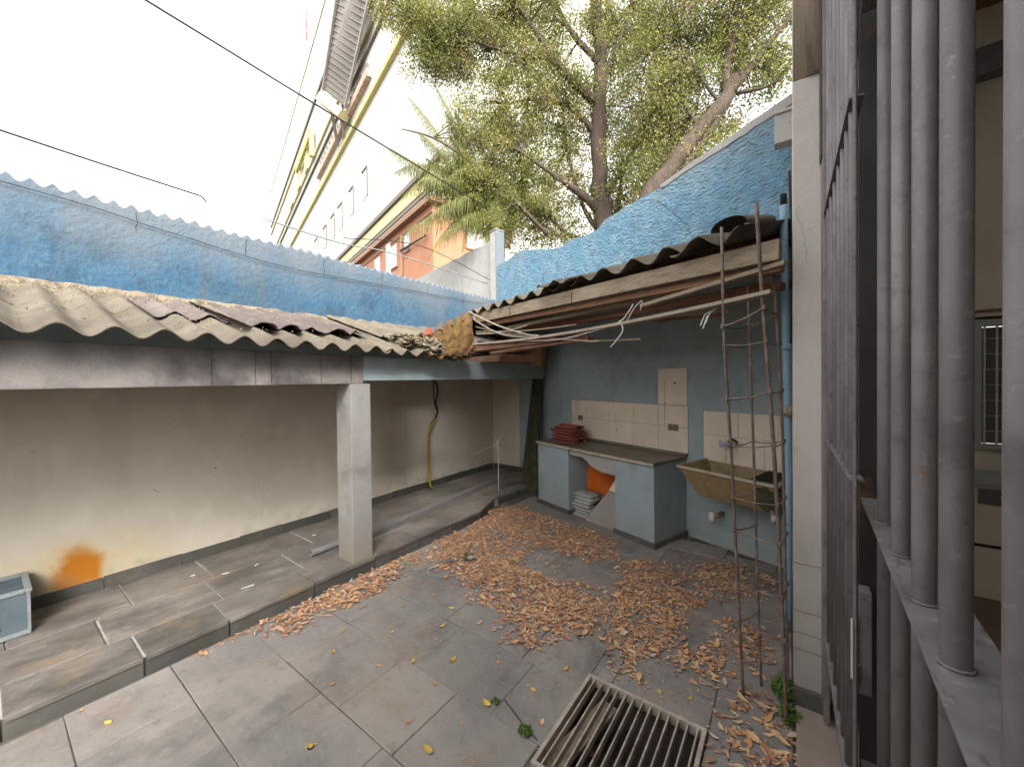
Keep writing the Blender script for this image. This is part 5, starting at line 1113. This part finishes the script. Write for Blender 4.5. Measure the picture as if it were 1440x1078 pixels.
def tree(name, loc, label, B, Lm, seed, leafL, nper, spread, cw):
    rnd = random.Random(seed); r_g = np.random.default_rng(seed)
    t = thing(name, loc, label, 'tree')
    q = MB(); lim0 = Lm[0]; gx = Vector(lim0[0][:3])
    def smooth(P, seedo=0):
        pts = [Vector(p[:3]) for p in P]; rs = [p[3] for p in P]; out = []; ro = []
        for i in range(len(pts)-1):
            p0 = pts[max(i-1, 0)]; p1 = pts[i]; p2 = pts[i+1]; p3 = pts[min(i+2, len(pts)-1)]
            for s_ in range(6):
                u = s_/6; p = .5*((2*p1)+(p2-p0)*u+(2*p0-5*p1+4*p2-p3)*u*u+(3*p1-p0-3*p2+p3)*u**3)
                w = rs[i]*.35; p += Vector((nz(p.z, seedo, 0, 2.1), nz(p.z, seedo, 7, 2.1), 0))*w
                out.append(p); ro.append((rs[i]*(1-u)+rs[i+1]*u)*(1+.12*nz(p.x*3, p.y*3, p.z*3, 1)))
        out.append(pts[-1]); ro.append(rs[-1]); return out, ro
    base = [(loc[0], loc[1], -.05, lim0[0][3]*1.5), (loc[0]*.7+gx.x*.3, loc[1]*.7+gx.y*.3, gx.z*.4, lim0[0][3]*1.15)]
    P, r_ = smooth(base+list(lim0), seed); q.tube(P, r_, 12); q.build('trunk', 'bark', t, smooth=True)
    ends = []
    for k, L in enumerate(Lm[1:]):
        P, r_ = smooth(L, seed+k); MB().tube(P, r_, 8).build('limb', 'bark', t, smooth=True); ends += P[4::3]
    ends += [Vector(p[:3]) for p in lim0[3:]]
    # clumps, each on a twig that leaves the nearest limb point
    tw_ = MB(); C = []
    for (bx, by, bz, br, n) in B:
        for i in range(n):
            d = Vector((rnd.gauss(0, 1), rnd.gauss(0, 1), rnd.gauss(0, 1))).normalized()*br*rnd.random()**.45
            C.append((Vector((bx, by, bz))+d, br))
    E = np.array([tuple(e) for e in ends])
    for c, br in C:
        dd = np.linalg.norm(E-np.array(c), axis=1); e = Vector(E[int(dd.argmin())]); L = (c-e).length
        if L > 3.2: continue
        m = e.lerp(c, .5)+Vector((rnd.gauss(0, .12), rnd.gauss(0, .12), rnd.gauss(.05, .12)))*L*.5
        tw_.tube([e, e.lerp(m, .5), m, m.lerp(c, .5), c], [.014, .012, .009, .006, .003], 4, cap=False)
        for s_ in range(3):
            f = m.lerp(c, rnd.random()); g_ = f+Vector((rnd.gauss(0, .22), rnd.gauss(0, .22), rnd.gauss(0, .22))); tw_.tube([f, f.lerp(g_, .5)+Vector((0, 0, .02)), g_], [.006, .004, .002], 3, cap=False)
    stuff(tw_.build('twigs', 'bark', t))
    # leaves (numpy)
    ctr = np.array([tuple(c) for c, _ in C]); K = len(C); N_ = K*nper
    idx = np.repeat(np.arange(K), nper)
    g_ = r_g.normal(size=(N_, 3)); g_ /= np.linalg.norm(g_, axis=1)[:, None]
    rad = spread*(r_g.random(N_)**.55)
    sp = np.repeat(r_g.uniform(.65, 1.35, K), nper)
    pos = ctr[idx]+g_*(rad*sp)[:, None]*np.array([1, 1, .72])
    a = r_g.normal(size=(N_, 3)); a[:, 2] -= .35; a /= np.linalg.norm(a, axis=1)[:, None]
    b = r_g.normal(size=(N_, 3)); b[:, 2] *= .5; b = np.cross(a, b); b /= np.linalg.norm(b, axis=1)[:, None]
    L = leafL*r_g.uniform(.7, 1.3, N_)[:, None]; Wd = L*cw
    V = np.stack([pos, pos+a*L*.5+b*Wd*.5, pos+a*L, pos+a*L*.5-b*Wd*.5], 1).reshape(-1, 3)-np.array(loc)
    me = bpy.data.meshes.new('crown'); me.vertices.add(N_*4); me.vertices.foreach_set('co', V.ravel())
    me.loops.add(N_*4); me.loops.foreach_set('vertex_index', np.arange(N_*4)); me.polygons.add(N_)
    me.polygons.foreach_set('loop_start', np.arange(N_)*4); me.polygons.foreach_set('loop_total', np.full(N_, 4))
    cm = np.repeat(r_g.choice(4, K, p=[.30, .36, .20, .14]), nper); rr_ = r_g.random(N_); mi = np.where(rr_ < .55, cm, r_g.choice(4, N_, p=[.30, .36, .22, .12]))
    for i in range(4): me.materials.append(MATS['leaf_%d' % i])
    me.polygons.foreach_set('material_index', mi.astype(np.int32)); me.update(); me.validate()
    o = bpy.data.objects.new('crown', me); COL.objects.link(o); o.parent = t; stuff(o)
    return t
tree('broadleaf_tree', (-3.2, 8.2, 0), 'tall leafy tree with an upright forked trunk behind the blue gable', T1B, T1L, 11, .062, 230, .42, .42)
tree('broadleaf_tree', (-2.5, 6.4, 0), 'leaning tree with a thick pale trunk rising over the gable beside the column', T2B, T2L, 23, .056, 200, .38, .42)

# feathery palm in front of the orange house
PB = Vector((-5.3, 7.0, 0)); pm = thing('palm', tuple(PB), 'feathery palm with drooping yellow green fronds over the wall corner', 'palm')
MB().tube([PB, PB+Vector((.03, 0, 2)), PB+Vector((-.04, 0, 4)), PB+Vector((0, 0, 5.0))], [.16, .13, .11, .10], 10).build('trunk', 'bark', pm, smooth=True)
tips = [(-6.93, 5.19, 6.88), (-6.59, 5.16, 4.83), (-6.56, 5.47, 7.94), (-6.28, 5.93, 8.4), (-5.83, 6.11, 7.7), (-6.03, 5.44, 5.22), (-5.5, 5.94, 4.59), (-5.4, 6.79, 6.95), (-4.86, 7.41, 6.41), (-4.47, 7.68, 5.59), (-6.01, 5.84, 6.41), (-6.69, 5.35, 5.82), (-6.22, 5.45, 7.05), (-5.66, 5.58, 4.74), (-6.98, 5.4, 6.46), (-5.59, 6.53, 7.52), (-6.33, 5.74, 6.7), (-5.21, 6.27, 4.62),
        (-4.3, 7.9, 6.3), (-3.95, 7.6, 5.2), (-5.0, 7.8, 6.9), (-6.2, 7.9, 6.2), (-4.9, 6.3, 4.9), (-5.9, 5.7, 5.9), (-5.6, 5.7, 6.9), (-5.2, 6.2, 6.2), (-5.7, 5.6, 5.2), (-4.7, 6.9, 5.6), (-6.3, 5.5, 6.1), (-5.1, 6.4, 5.4), (-6.1, 5.5, 4.4), (-5.9, 5.9, 7.6)]
for k, tpt in enumerate(tips):
    tpv = Vector(tpt); s0 = PB+Vector((0, 0, 4.9)); hgt = .9+.25*(k % 4) if tpv.z < 6.5 else .35
    mid = s0.lerp(tpv, .5)+Vector((0, 0, hgt)); n = 22; R_ = []
    for i in range(n+1):
        t = i/n; R_.append(s0*(1-t)**2+mid*2*t*(1-t)+tpv*t*t-Vector((0, 0, .12*t**3)))
    fr_ = MB().tube(R_, [.016*(1-.85*i/n) for i in range(n+1)], 5).build('frond', 'frond_0', pm, smooth=True); fr_['_w'] = tuple(PB)
    q = MB(); rnd = random.Random(k)
    for i in range(6, n*5+1):
        t = i/(n*5); j = min(int(t*n), n-1); p = R_[j].lerp(R_[j+1], t*n-j); d = (R_[j+1]-R_[j]).normalized(); side = d.cross(Vector((0, 0, 1))).normalized()
        Ln = .66*math.sin(math.pi*min(t*.85+.12, 1))*rnd.uniform(.7, 1.1)
        for sg in (-1, 1):
            dr = rnd.uniform(.55, 1.1); e1 = p+side*sg*Ln*.42+d*Ln*.30-Vector((0, 0, Ln*.18*dr)); e2 = p+side*sg*Ln*.60+d*Ln*.42-Vector((rnd.gauss(0, .03), rnd.gauss(0, .03), Ln*.95*dr)); w = d*rnd.uniform(.005, .009)
            q.add([p-w, p+w, e1+w*.9, e1-w*.9, e2], [(0, 1, 2, 3), (3, 2, 4)], rnd.choices((0, 1, 2), (4, 5, 2))[0])
    lf = sub(q, 'leaflets', ['frond_0', 'frond_1', 'frond_2'], fr_); stuff(lf)
q = MB(); rnd = random.Random(5)
for i in range(500):
    a = rnd.random()*6.28; p = PB+Vector((.35*math.cos(a)*rnd.random(), .35*math.sin(a)*rnd.random(), 5.45-rnd.random()*.5)); q.tube([p, p+Vector((rnd.gauss(0, .06), rnd.gauss(0, .06), -.18))], .006, 3, cap=False)
stuff(q.build('seed_cluster', 'dry_leaf_3', pm))
for o in bpy.data.objects:
    if '_w' in o: del o['_w']
